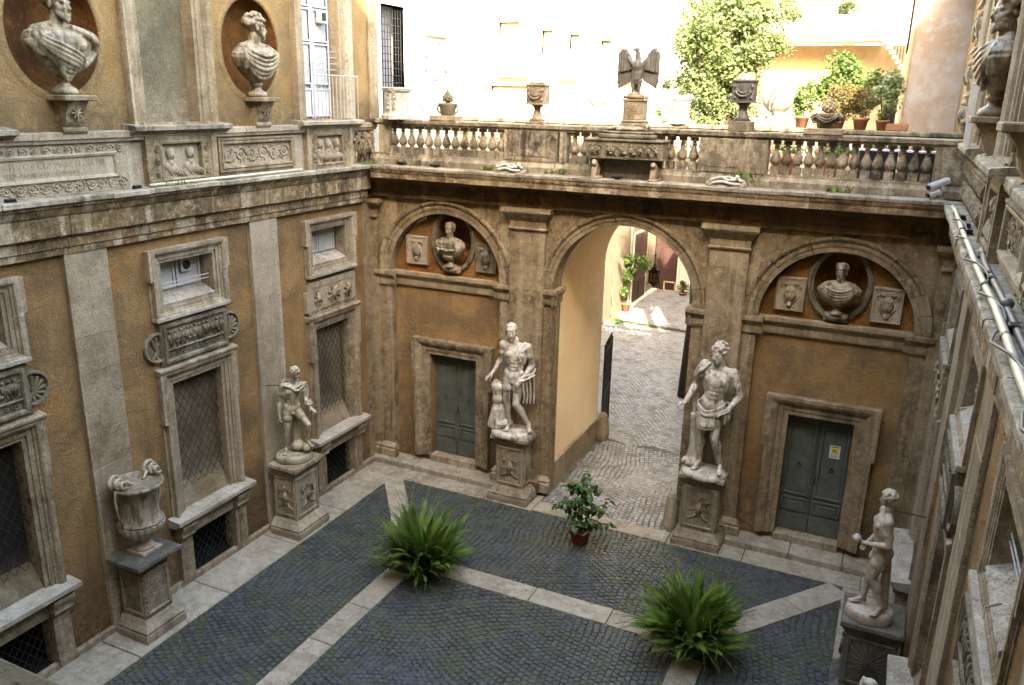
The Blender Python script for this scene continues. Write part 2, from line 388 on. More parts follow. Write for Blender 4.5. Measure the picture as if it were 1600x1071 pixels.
# ------------------------------------------------------------------ ground and paving
g = MB(); g.add([(-300, -300, -.05), (300, -300, -.05), (300, 300, -.05), (-300, 300, -.05)], [(0, 1, 2, 3)])
tag(link('ground', g, 'joint'), kind='structure')
g = MB(); g.add([(0, -15.5, 0), (W, -15.5, 0), (W, 0, 0), (7.9, 0, 0), (7.9, 3.7, 0), (4.6, 3.7, 0), (4.6, 0, 0), (0, 0, 0)], [tuple(range(8))])
pav = tag(link('courtyard_paving', g, 'joint'), kind='structure')
g = MB(); g.add([(-.5, 3.7, .0), (13, 3.7, .0), (13, 23, .0), (-.5, 23, .0)], [(0, 1, 2, 3)])
pav2 = tag(link('rear_court_paving', g, 'joint_far'), kind='structure')

g = MB(); g.add([(4.62, -.36, .004), (7.88, -.36, .004), (7.88, 3.7, .004), (4.62, 3.7, .004)], [(0, 1, 2, 3)])
link('passage_bed', g, 'joint_far', pav)
def poly_in(p, poly):
    x, y = p; c = False
    for i in range(len(poly)):
        (x0, y0), (x1, y1) = poly[i-1], poly[i]
        if (y0 > y) != (y1 > y) and x < (x1-x0)*(y-y0)/(y1-y0)+x0: c = not c
    return c
def strip(p, q, wd, n0, n1):     # a slab band cut into stones along p->q
    p, q = Vector(p), Vector(q); d = (q-p); L = d.length; d.normalize(); nn = Vector((-d.y, d.x))*wd/2
    ts = [0]
    while ts[-1] < L-.9: ts.append(ts[-1]+rnd.uniform(n0, n1))
    ts.append(L); return [[(p+d*a-nn), (p+d*b_-nn), (p+d*b_+nn), (p+d*a+nn)] for a, b_ in zip(ts[:-1], ts[1:])], [(p-nn), (q-nn), (q+nn), (p+nn)]
BANDS = [((3.375, -4.3), (3.375, -15.5), .49), ((4.2, -3.83), (8.4, -3.83), .49), ((9.14, -4.3), (9.14, -15.5), .48),
         ((1.02, -.85), (3.2, -3.65), .46), ((11.28, -.98), (9.3, -3.5), .52)]
BANDS = [(p, q, w_) for p, q, w_ in BANDS]
POLYS = []; 
def slab_piece(pl, h=.022, mat='slab', parent=pav, name='paving_slab', gap=.009, z0=-.02):
    c = sum((Vector(p) for p in pl), Vector((0, 0)))/len(pl)
    def ins(k): return [tuple(Vector(p)+(c-Vector(p)).normalized()*k) for p in pl]
    o_, i_ = ins(gap), ins(gap+.008); mb = MB(); n = len(pl); hz = h+rnd.uniform(-.003, .003)
    mb.add([(*p, z0) for p in o_]+[(*p, hz-.008) for p in o_]+[(*p, hz) for p in i_],
           [tuple(range(2*n, 3*n))]+[(k, (k+1) % n, n+(k+1) % n, n+k) for k in range(n)]+[(n+k, n+(k+1) % n, 2*n+(k+1) % n, 2*n+k) for k in range(n)])
    return link(name, mb, mat, parent)
for p, q, w_ in BANDS:
    st, pl = strip(p, q, w_, 1.0, 1.9); POLYS.append([tuple(v) for v in pl])
    for s_ in st: slab_piece([tuple(v) for v in s_])
def border(pts_u, fn, n0=1.3, n1=2.4):
    a, e = pts_u; t = a
    while t < e-.3:
        t2 = min(e, t+rnd.uniform(n0, n1)); t2 = e if e-t2 < .5 else t2
        slab_piece(fn(t, t2), .018); t = t2
border((-15.4, -.85), lambda a, b_: [(.0, a), (1.01, a), (1.01, b_), (.0, b_)])
border((-15.4, -.85), lambda a, b_: [(W-1.0, a), (W, a), (W, b_), (W-1.0, b_)])
border((.0, 4.7), lambda a, b_: [(a, -.85), (b_, -.85), (b_, -.05), (a, -.05)])
border((7.8, W), lambda a, b_: [(a, -.85), (b_, -.85), (b_, -.05), (a, -.05)])
border((4.7, 7.8), lambda a, b_: [(a, -.82), (b_, -.82), (b_, -.36), (a, -.36)], .8, 1.4)
POLYS += [[(-1, -16), (1.02, -16), (1.02, 1), (-1, 1)], [(W-1.01, -16), (W+1, -16), (W+1, 1), (W-1.01, 1)],
          [(-1, -.86), (4.72, -.86), (4.72, .1), (-1, .1)], [(7.78, -.86), (13, -.86), (13, .1), (7.78, .1)], [(4.7, -.83), (7.8, -.83), (7.8, -.35), (4.7, -.35)]]
def project(x, y, z):
    d = Vector((x, y, z))-CAM; zz = d.dot(fw)
    return (512+1024*28.794/36*d.dot(r2)/zz, 342.5-1024*28.794/36*d.dot(u2)/zz, zz) if zz > .1 else (-1, -1, -1)

def cob_shape(sx, sy, seed):
    q = random.Random(seed); h = .012+q.uniform(0, .006); v = []
    base = [(-.5, -.5), (.5, -.5), (.5, .5), (-.5, .5)]; j = [(q.uniform(-.06, .06), q.uniform(-.06, .06)) for _ in base]
    for z, k in ((-.01, 1.0), (h*.5, .97), (h, .85)):
        for (a, b_), (ja, jb) in zip(base, j): v.append(((a+ja)*sx*k, (b_+jb)*sy*k, z+(q.uniform(-.003, .003) if z == h else 0)))
    f = [(8, 9, 10, 11)]
    for r_ in (0, 4):
        for k in range(4): f.append((r_+k, r_+(k+1) % 4, r_+4+(k+1) % 4, r_+4+k))
    return v, f
SHAPES = [cob_shape(.097+.006*(i % 3-1), .095+.005*(i % 4-1.5), i) for i in range(14)]
cob_mesh = []
for i, (v, f) in enumerate(SHAPES):
    q = MB(); q.add(v, f); me = q.mesh('cobble'); me.materials.append(M['cobble']); cob_mesh.append(me)
def joined(name, items, mat, parent, shapes, extra=None):
    V = []; F = []; A = []; o = 0
    for (x, y, a, k, s_) in items:
        v, f = shapes[k]; ca, sa = math.cos(a)*s_, math.sin(a)*s_
        V += [(x+p[0]*ca-p[1]*sa, y+p[0]*sa+p[1]*ca, p[2]) for p in v]; F += [tuple(o+i for i in g_) for g_ in f]
        A += [rnd.random()]*len(f); o += len(v)
    me = bpy.data.meshes.new(name); me.from_pydata(V, [], F); at = me.attributes.new('rnd', 'FLOAT', 'FACE'); at.data.foreach_set('value', A)
    me.materials.append(M[mat]); return tag(link(name, me, None, parent), kind='stuff')
items = []; PT = .108; ang = R(4)
ca, sa = math.cos(ang), math.sin(ang)
for i in range(-75, 85):
    for j in range(-170, 75):
        u_ = i*PT; v_ = j*PT+(PT*.5 if i % 2 else 0)
        x = 6.2+u_*ca-v_*sa; y = -3+u_*sa+v_*ca
        wx = noise.noise((x*.42, y*.42, 0))*.34+noise.noise((x*1.6, y*1.6, 3))*.05; wy = noise.noise((x*.42, y*.42, 5))*.34+noise.noise((x*1.6, y*1.6, 8))*.05
        x += wx; y += wy
        if not (.9 < x < 11.5 and -14.9 < y < 3.72): continue
        if y > -.4 and not (4.8 < x < 7.7): continue
        if any(poly_in((x, y), q) for q in POLYS): continue
        px = project(x, y, 0)
        if not (-30 < px[0] < 1054 and -30 < px[1] < 715): continue
        items.append((x+rnd.uniform(-.009, .009), y+rnd.uniform(-.009, .009), ang+rnd.uniform(-.16, .16)+wx*.6, rnd.randrange(14), rnd.uniform(.90, 1.05), px[2], 0 < px[0] < 1024 and 0 < px[1] < 680))
items.sort(key=lambda t: (not t[6], t[5]))
for t in items[:300]:
    o = link('cobble', cob_mesh[t[3]], None, pav, Tr(t[0], t[1], 0) @ Matrix.Rotation(t[2], 4, 'Z') @ Matrix.Scale(t[4], 4))
joined('cobble_field', [t[:5] for t in items[300:] if t[1] < -.35], 'cobbles', pav, SHAPES)
joined('passage_cobbles', [t[:5] for t in items[300:] if t[1] >= -.35], 'cobbles_far', pav, SHAPES)
# rear court: cobbles laid in fans
items = []; s2 = [cob_shape(.105, .105, 50+i) for i in range(8)]
y = 3.75; row = 0
while y < 22.6:
    for k in range(int(12/.112)):
        x = .7+k*.112+(.056 if row % 2 else 0)
        px = project(x, y, 0)
        if not (560 < px[0] < 705): continue
        ff = ((x*.9) % 1.25)/1.25; yy = y+.24*math.sin(math.pi*ff)
        items.append((x, yy, .8*math.cos(math.pi*ff)*.6+rnd.uniform(-.1, .1), rnd.randrange(8), rnd.uniform(.95, 1.05)))
    y += .112; row += 1
joined('fan_cobbles', items, 'cobbles_far', pav2, s2)
mb = MB()
for k in range(26):
    x = 1.3+k*.14; mb.cbox(x, x+.15, 15.75-k*.01+rnd.uniform(-.02, .02), 16.05-k*.01+rnd.uniform(-.04, .04), .0, .045, .01)
link('gutter_strip', mb, 'joint', pav2)

# ------------------------------------------------------------------ wing building kit
def wallgrid(mb, u0, u1, v0, v1, holes=(), w=0., depth=.3, blanks=()):
    U = sorted({u0, u1, *[h[0] for h in holes], *[h[1] for h in holes], *[h[0] for h in blanks], *[h[1] for h in blanks]})
    V = sorted({v0, v1, *[h[2] for h in holes], *[h[3] for h in holes], *[h[2] for h in blanks], *[h[3] for h in blanks]})
    for a, b_ in zip(U[:-1], U[1:]):
        for c, d in zip(V[:-1], V[1:]):
            mu, mv = (a+b_)/2, (c+d)/2
            if any(h[0] < mu < h[1] and h[2] < mv < h[3] for h in (*holes, *blanks)): continue
            mb.add([(w, a, c), (w, b_, c), (w, b_, d), (w, a, d)], [(0, 1, 2, 3)])
    for h in holes:
        a, b_, c, d = h[:4]; e = w-(h[4] if len(h) > 4 else depth)
        mb.add([(w, a, c), (w, b_, c), (w, b_, d), (w, a, d), (e, a, c), (e, b_, c), (e, b_, d), (e, a, d)], [(0, 1, 5, 4), (1, 2, 6, 5), (2, 3, 7, 6), (3, 0, 4, 7)])
def oval_niche(mb, rim, bowl, cu, cv, ru, rv, rect, w=0., depth=.52, lip=.03):
    u0, u1, v0, v1 = rect; A = [2*math.pi*i/56 for i in range(56)]
    for cx, cy in ((u0, v0), (u1, v0), (u1, v1), (u0, v1)): A.append(math.atan2((cy-cv), (cx-cu)) % (2*math.pi))
    A = sorted(A); E_ = []; B_ = []
    for a in A:
        dx, dy = math.cos(a), math.sin(a); t = 1/math.sqrt((dx/ru)**2+(dy/rv)**2)
        E_.append((cu+dx*t, cv+dy*t)); s_ = min([(((u1 if dx > 0 else u0)-cu)/dx) if abs(dx) > 1e-6 else 9e9, (((v1 if dy > 0 else v0)-cv)/dy) if abs(dy) > 1e-6 else 9e9])
        B_.append((cu+dx*s_, cv+dy*s_))
    n = len(A); vs = [(w, *p) for p in E_]+[(w, *p) for p in B_]
    mb.add(vs, [(i, (i+1) % n, n+(i+1) % n, n+i) for i in range(n)])
    vs = []; rings = 9
    for r_ in range(rings+1):
        t = r_/rings*math.pi/2
        for a in A:
            dx, dy = math.cos(a), math.sin(a); q = 1/math.sqrt((dx/ru)**2+(dy/rv)**2)*max(.001, math.cos(t)**.6)
            vs.append((w-depth*math.sin(t), cu+dx*q, cv+dy*q))
    bowl.add(vs, [(r_*n+i, r_*n+(i+1) % n, (r_+1)*n+(i+1) % n, (r_+1)*n+i) for r_ in range(rings) for i in range(n)])
    el = [(cu+ru*math.cos(2*math.pi*i/64), cv+rv*math.sin(2*math.pi*i/64)) for i in range(64)]
    return el
def hmold(mb, u0, u1, prof, X=None):     # prof: (w, v)
    n = len(prof); mb.add([(w, u0, v) for w, v in prof]+[(w, u1, v) for w, v in prof],
        [(i, i+1, n+i+1, n+i) for i in range(n-1)]+[tuple(range(n)), tuple(range(n, 2*n))[::-1]], X)
def stones(parent, side, name, mat, u0, u1, prof, lo, hi, dev=.006, first=None):
    t = u0; X = SIDE[side]
    while t < u1-.02:
        t2 = min(u1, t+rnd.uniform(lo, hi)); t2 = u1 if u1-t2 < lo*.4 else t2
        mb = MB(); dw = rnd.uniform(-dev, dev); dz = rnd.uniform(-dev, dev)*.5
        n = max(1, int((t2-t)/.22)); k = len(prof); vs = []
        for i in range(n+1):
            uu = t+.003+(t2-t-.006)*i/n
            for q, (w, v) in enumerate(prof):
                j = 0 if q in (0, k-1) else noise.noise((uu*3.1, v*9, len(side)))*.007
                vs.append((w+(dw if q not in (0, k-1) else 0)+j, uu, v+dz+j*.7))
        mb.add(vs, [(i*k+q, (i+1)*k+q, (i+1)*k+q+1, i*k+q+1) for i in range(n) for q in range(k-1)]+[tuple(range(k))[::-1], tuple(n*k+q for q in range(k))])
        link(name, mb, mat, parent, X); t = t2
def pilaster(parent, side, u0, u1, v0, v1, mat, w=.08, lo=.55, hi=1.1, name='pilaster'):
    core = link(name, MB().box(-.05, w-.012, u0+.006, u1-.006, v0, v1), mat, parent, SIDE[side])
    v = v0
    while v < v1-.02:
        v2 = min(v1, v+rnd.uniform(lo, hi)); v2 = v1 if v1-v2 < .3 else v2
        mb = MB().cbox(-.02, w+rnd.uniform(-.003, .003), u0+rnd.uniform(-.002, .002), u1+rnd.uniform(-.002, .002), v+.0025, v2-.0025, .006)
        link('ashlar_block', mb, mat, core); v = v2
    return core
FR_SM = [(0, -.34), (0, .03), (.055, .03), (.057, .065), (.12, .065), (.125, .09), (.155, .10), (.17, .15), (.2, .165), (.25, .165), (.25, 0)]
FR_LG = [(0, -.28), (0, .025), (.07, .025), (.073, .06), (.15, .06), (.153, .085), (.18, .095), (.2, .145), (.235, .165), (.28, .165), (.28, 0)]
def rectpath(a, b_, c, d): return [(a, c), (b_, c), (b_, d), (a, d)]
def weather(mb, k=.004, f=7.):
    mb.v = [(p[0]+noise.noise((p[0]*f, p[1]*f, p[2]*f))*k, p[1]+noise.noise((p[0]*f+9, p[1]*f, p[2]*f))*k, p[2]+noise.noise((p[0]*f, p[1]*f+9, p[2]*f))*k) for p in mb.v]; return mb
PRS = lambda fr, k: [(a, b_ if b_ < 0 else b_*k) for a, b_ in fr]
def small_window(parent, side, u, mat='trav', fan=False, rail=False, v0=5.42, v1=6.15, hw=.6, shut='shutter'):
    X = SIDE[side] @ Tr(0, u, 0)
    dk = .28 if side == 'right' else .8
    mb = MB().sweep(rectpath(-hw, hw, v0, v1), PRS(FR_SM, dk), True)
    for s_ in (-1, 1):      # ears at the head of the frame
        mb.box(.0, .158*dk, s_*(hw+.25), s_*(hw+.31), v1-.28, v1+.25); mb.box(0, .045*dk, s_*(hw+.25), s_*(hw+.285), v0-.24, v1-.28)
    win = link('window', weather(mb), mat, parent, X)
    sl_ = MB(); sl_.add([(-.34, -hw, v0+.16), (-.34, hw, v0+.16), (.03, hw, v0+.0), (.03, -hw, v0+.0), (-.34, -hw, v0-.05), (-.34, hw, v0-.05), (.03, hw, v0-.05), (.03, -hw, v0-.05)], [(0, 1, 2, 3), (4, 5, 6, 7), (0, 3, 7, 4), (1, 2, 6, 5)])
    link('sill', sl_, 'sill_white', win)
    link('sill_moulding', weather(MB().cbox(.0, .175*max(dk, .6), -hw-.26, hw+.26, v0-.27, v0-.19, .012)), 'sill_white', win)
    for s_ in (-1, 1):
        a, c = (-hw+.02, -.015) if s_ < 0 else (.015, hw-.02)
        lf = MB(); lf.sweep(rectpath(a+.05, c-.05, v0+.22, v1-.03), [(0, -.315), (0, -.28), (.05, -.28), (.05, -.33)], True)
        sh = link('casement', lf, 'white_paint' if shut == 'glassy' else 'shutter', win)
        link('pane', MB().box(-.33, -.305, a+.05, c-.05, v0+.22, v1-.03), shut, sh)
    link('recess_back', MB().box(-.4, -.36, -hw, hw, v0-.1, v1+.1), 'black', win)
    if fan:
        f = MB().cbox(-.30, -.235, .10, .34, v0+.42, v0+.66, .01); fo = link('vent_fan', f, 'shutter', win)
        fm = MB(); Xf = Tr(-.235, .22, v0+.54) @ Matrix.Rotation(R(90), 4, 'Y'); fm.lathe([(.085, 0), (.085, .012), (.055, .015), (.05, .004)], 20, X=Xf); link('fan_grille', fm, 'iron', fo)
    if rail:
        rm = MB()
        for z in (v0+.26, v0+.33): rm.tube([(-.1, -hw, z), (-.1, hw, z)], .008, 6)
        link('rail', rm, 'shutter', win)
    hk = MB().tube([(.1, hw+.12, v1-.30), (.2, hw+.2, v1-.31), (.2, hw+.26, v1-.36)], .008, 5); link('hook', hk, 'trav_pale', win)
    return win
def lattice(u0, u1, v0, v1, w, pu=.19, pv=.27, r_=.006):
    mb = MB(); sl2 = pv/pu; L = (u1-u0)
    def seg(a, sgn):       # line v = a + sgn*sl2*(u-u0)
        pts = []
        for uu in (u0, u1):
            vv = a+sgn*sl2*(uu-u0); pts.append((uu, vv))
        (ua, va), (ub, vb) = pts
        def clip(t, lim): return ua+(lim-va)*(ub-ua)/(vb-va)
        P_ = []
        for (uu, vv) in pts:
            if vv < v0: P_.append((clip(0, v0), v0))
            elif vv > v1: P_.append((clip(0, v1), v1))
            else: P_.append((uu, vv))
        if abs(P_[0][0]-P_[1][0]) > .02 and all(u0-.001 <= p[0] <= u1+.001 for p in P_): mb.tube([(w, *P_[0]), (w, *P_[1])], r_, 4)
    a = v0-sl2*L
    while a < v1: seg(a, 1); a += pv
    a = v0
    while a < v1+sl2*L: seg(a, -1); a += pv
    return mb
def lower_window(parent, side, u, dark=False, mat='trav', hw=.58, v0=1.50, v1=3.97, open_=False, depth=.24):
    X = SIDE[side] @ Tr(0, u, 0)
    dk = .28 if side == 'right' else .8
    mb = MB().sweep([(hw, v0-.05), (hw, v1), (-hw, v1), (-hw, v0-.05)], PRS(FR_LG, dk))
    for s_ in (-1, 1):
        mb.box(0, .158*dk, s_*(hw+.28), s_*(hw+.34), 3.3, v1+.28); mb.box(0, .05*dk, s_*(hw+.28), s_*(hw+.32), v0-.05, 3.3)
    win = link('window', weather(mb), mat, parent, X)
    mb = MB(); hmold(mb, -hw-.36, hw+.36, [(0, v1+.24), (.17*dk, v1+.26), (.20*dk, v1+.30), (.20*dk, v1+.33), (0, v1+.36)]); link('hood_moulding', weather(mb), mat, win)
    link('infill_or_shade_panel', MB().box(-.34, -depth+.0, -hw, hw, v0-.05, v1), 'open_shade' if dark else 'blind', win)  # dark variant is painted shade of an open window, not an infill
    link('lattice', lattice(-hw, hw, v0+.34, v1, -.12, .165, .25, .0055), 'iron', win)
    q_ = MB(); q_.add([(-.02, -hw, v0-.03), (-.02, hw, v0-.03), (-depth+.004, hw, v0+.40), (-depth+.004, -hw, v0+.40), (-depth+.004, -hw, v0-.03), (-depth+.004, hw, v0-.03)], [(0, 1, 2, 3), (0, 3, 4), (1, 5, 2), (0, 4, 5, 1)]); link('sloping_sill', q_, 'plaster_pale', win)
    mb = MB(); hmold(mb, -hw-.42, hw+.42, [(0, 1.30), (.2, 1.31), (.24, 1.35), (.30, 1.37), (.30, 1.445), (-.22, 1.50), (-.22, 1.3)])
    link('sill', weather(mb), 'sill_white', win)
    mb = MB().cbox(-.02, .08, -hw-.30, hw+.30, .99, 1.299, .008)
    arc = link('cellar_lintel', weather(mb), mat, win)
    for s_ in (-1, 1):
        a, c = sorted((s_*(hw-.02), s_*(hw+.28)))
        q = MB().cbox(-.2, .11, a, c, .08, .985, .008); link('cellar_post', weather(q), 'trav', win)
        q = MB(); hmold(q, a-.03, c+.03, [(0, .99), (.12, 1.0), (.14, 1.06), (.2, 1.12), (.2, 1.17), (.24, 1.2), (.26, 1.27), (.26, 1.30), (0, 1.30)])
        q.tube([(.15, a-.01, 1.06), (.15, c+.01, 1.06)], .045, 8)
        link('console', weather(q), 'trav', win)
    rc_ = MB(); e_ = hw-.0; rc_.add([(-.2, -e_, .085), (-.2, e_, .085), (-.2, e_, .985), (-.2, -e_, .985), (-.58, -e_, .085), (-.58, e_, .085), (-.58, e_, .985), (-.58, -e_, .985)], [(4, 5, 6, 7), (0, 1, 5, 4), (1, 2, 6, 5), (2, 3, 7, 6), (3, 0, 4, 7)]); rc_.box(-.2, -.03, -hw, hw, .078, .09); link('cellar_recess', rc_, 'black', win)  # black lining paints the darkness inside the cellar opening
    link('cellar_grille', lattice(-hw+.02, hw-.02, .1, .99, -.08, .15, .2, .007), 'iron', win)
    return win
def figures(mb, u0, u1, v0, v1, n, w, seed, s_=1.):     # a row of carved standing figures
    q = random.Random(seed); h = v1-v0
    for i in range(n):
        x = u0+(i+.5)*(u1-u0)/n+q.uniform(-.2, .2)*(u1-u0)/n; t = q.uniform(-.3, .3)
        Rm = Matrix.Rotation(t, 3, 'X')
        mb.ell((w+.01, x, v0+h*.55), (.035*s_, h*.13, h*.22), Rm); mb.ell((w+.02, x+math.sin(-t)*h*.3, v0+h*.86), (.028*s_, h*.075, h*.085))
        mb.cap((w, x-.02, v0+h*.4), (w, x-h*.12*q.random()-.02, v0+.03), h*.06, h*.035, 6); mb.cap((w, x+.02, v0+h*.4), (w+.01, x+h*.16*q.random()+.02, v0+.02), h*.06, h*.035, 6)
        a = q.uniform(-1, 1); mb.cap((w+.01, x+.04*math.copysign(1, a), v0+h*.7), (w+.02, x+math.copysign(h*.26, a), v0+h*(.6+.3*q.random())), h*.045, h*.03, 6)
        if q.random() < .5: mb.ell((w+.005, x+h*.2, v0+h*.3), (.035*s_, h*.18, h*.1))
        for k in range(4):
            x1 = x+(k-1.5)*h*.07; mb.tube([(w+.03*s_, x1, v0+h*.72), (w+.045*s_, x1+q.uniform(-.1, .1)*h, v0+h*.5), (w+.02*s_, x1+q.uniform(-.18, .18)*h, v0+h*q.uniform(.12, .3))], h*.022, 4)
        if q.random() < .6: mb.ell((w, x+q.uniform(-.25, .25)*h, v0+h*q.uniform(.7, .95)), (.025*s_, h*.07, h*.08), None, 6, 5)
        if q.random() < .5: mb.cap((w, x+q.uniform(-.3, .3)*h, v0+.03), (w, x+q.uniform(-.3, .3)*h, v0+h*.5), h*.035, h*.04, 6)
def scrolls(mb, u0, u1, v0, v1, n, w, seed, r_=.012):
    q = random.Random(seed); h = (v1-v0)
    for i in range(n):
        cx = u0+(i+.5)*(u1-u0)/n; R0 = min(h*.42, (u1-u0)/n*.48); sg = 1 if i % 2 else -1
        pts = []
        for k in range(15):
            t = k/14; a = sg*(t*1.5*2*math.pi)+q.uniform(-.05, .05); rr = R0*(1-.82*t); pts.append((w+.006, cx+math.cos(a)*rr, (v0+v1)/2+math.sin(a)*rr))
        mb.tube(pts, r_*1.2, 5, r_*.8)
        mb.ell((w+.01, cx, (v0+v1)/2), (.02, R0*.2, R0*.2))
        for k in range(11):
            a = q.uniform(0, 6.28); c_ = (w, cx+math.cos(a)*R0*.95, (v0+v1)/2+math.sin(a)*R0*.9); mb.ell(c_, (.016+.012*q.random(), R0*.26, R0*.11), Matrix.Rotation(a+q.uniform(-.8, .8), 3, 'X'), 6, 4)
def shell(mb, cu, cv, r_, w):
    mb.lathe([(r_*.80, .0), (r_*.80, .05), (r_*.86, .085), (r_*.95, .085), (r_, .05), (r_, 0)], 28, X=Tr(w, cu, cv) @ Matrix.Rotation(R(90), 4, 'Y'))
    mb.lathe([(.001, .004), (r_*.82, .012)], 24, X=Tr(w, cu, cv) @ Matrix.Rotation(R(90), 4, 'Y'))
    for k in range(9):
        a = R(-90+(k-4)*29+90); e = (w+.035, cu+math.cos(a)*r_*.68, cv-.02+math.sin(a)*r_*.68)
        mb.cap((w+.02, cu, cv-r_*.25), e, r_*.05, r_*.12, 6)
def relief_a(parent, side, u, seed):      # sarcophagus front with battle scene, frieze below and two shells
    X = SIDE[side] @ Tr(0, u, 0)
    mb = MB().box(0, .06, -.80, .80, 4.32, 5.13); mb.sweep(rectpath(-.66, .66, 4.46, 5.0), [(0, .055), (.01, .09), (.03, .11), (.07, .11), (.08, .08), (.1, .08), (.1, .05)], True)
    for k in range(34):
        for s_ in (-1, 1): mb.box(.06, .075, s_*(.775)-.012, s_*(.775)+.012, 4.36+k*.0215, 4.372+k*.0215)
    rel = link('relief', weather(mb, .003), 'relief_dark', parent, X)
    q = MB(); figures(q, -.64, .64, 4.63, 4.98, 13, .06, seed); q.box(.05, .1, -.66, .66, 4.60, 4.63); scrolls(q, -.64, .64, 4.465, 4.595, 9, .062, seed+1, .009)
    link('carving', q.mesh('carving', True), 'relief_dark', rel)
    for s_ in (-1, 1):
        q = MB(); shell(q, s_*.86, 4.71, .27, -.01); link('shell_roundel', q, 'relief_dark', rel)
    return rel
def relief_b(parent, side, u, seed):
    X = SIDE[side] @ Tr(0, u, 0)
    mb = MB().box(0, .07, -.86, .84, 4.33, 5.0); mb.box(.0, .085, -.80, .80, 4.93, 5.06); mb.box(0, .10, -.95, -.87, 4.42, 4.86); mb.box(0, .09, -.82, .84, 4.30, 4.36)
    rel = link('relief', weather(mb, .003), 'relief', parent, X); q = MB()
    for c_, k in ((-.55, 0), (.0, 1), (.52, 2)):
        for a in range(8):
            t = R(a*45+20); q.cap((.075, c_, 4.68), (.09, c_+math.cos(t)*(.12 if k != 1 else .2), 4.68+math.sin(t)*.16), .02, .03, 6)
        q.ell((.09, c_, 4.67), (.05, .07, .09))
    scrolls(q, -.78, .8, 4.37, 4.47, 16, .072, seed, .008)
    link('carving', q.mesh('carving', True), 'relief', rel); return rel

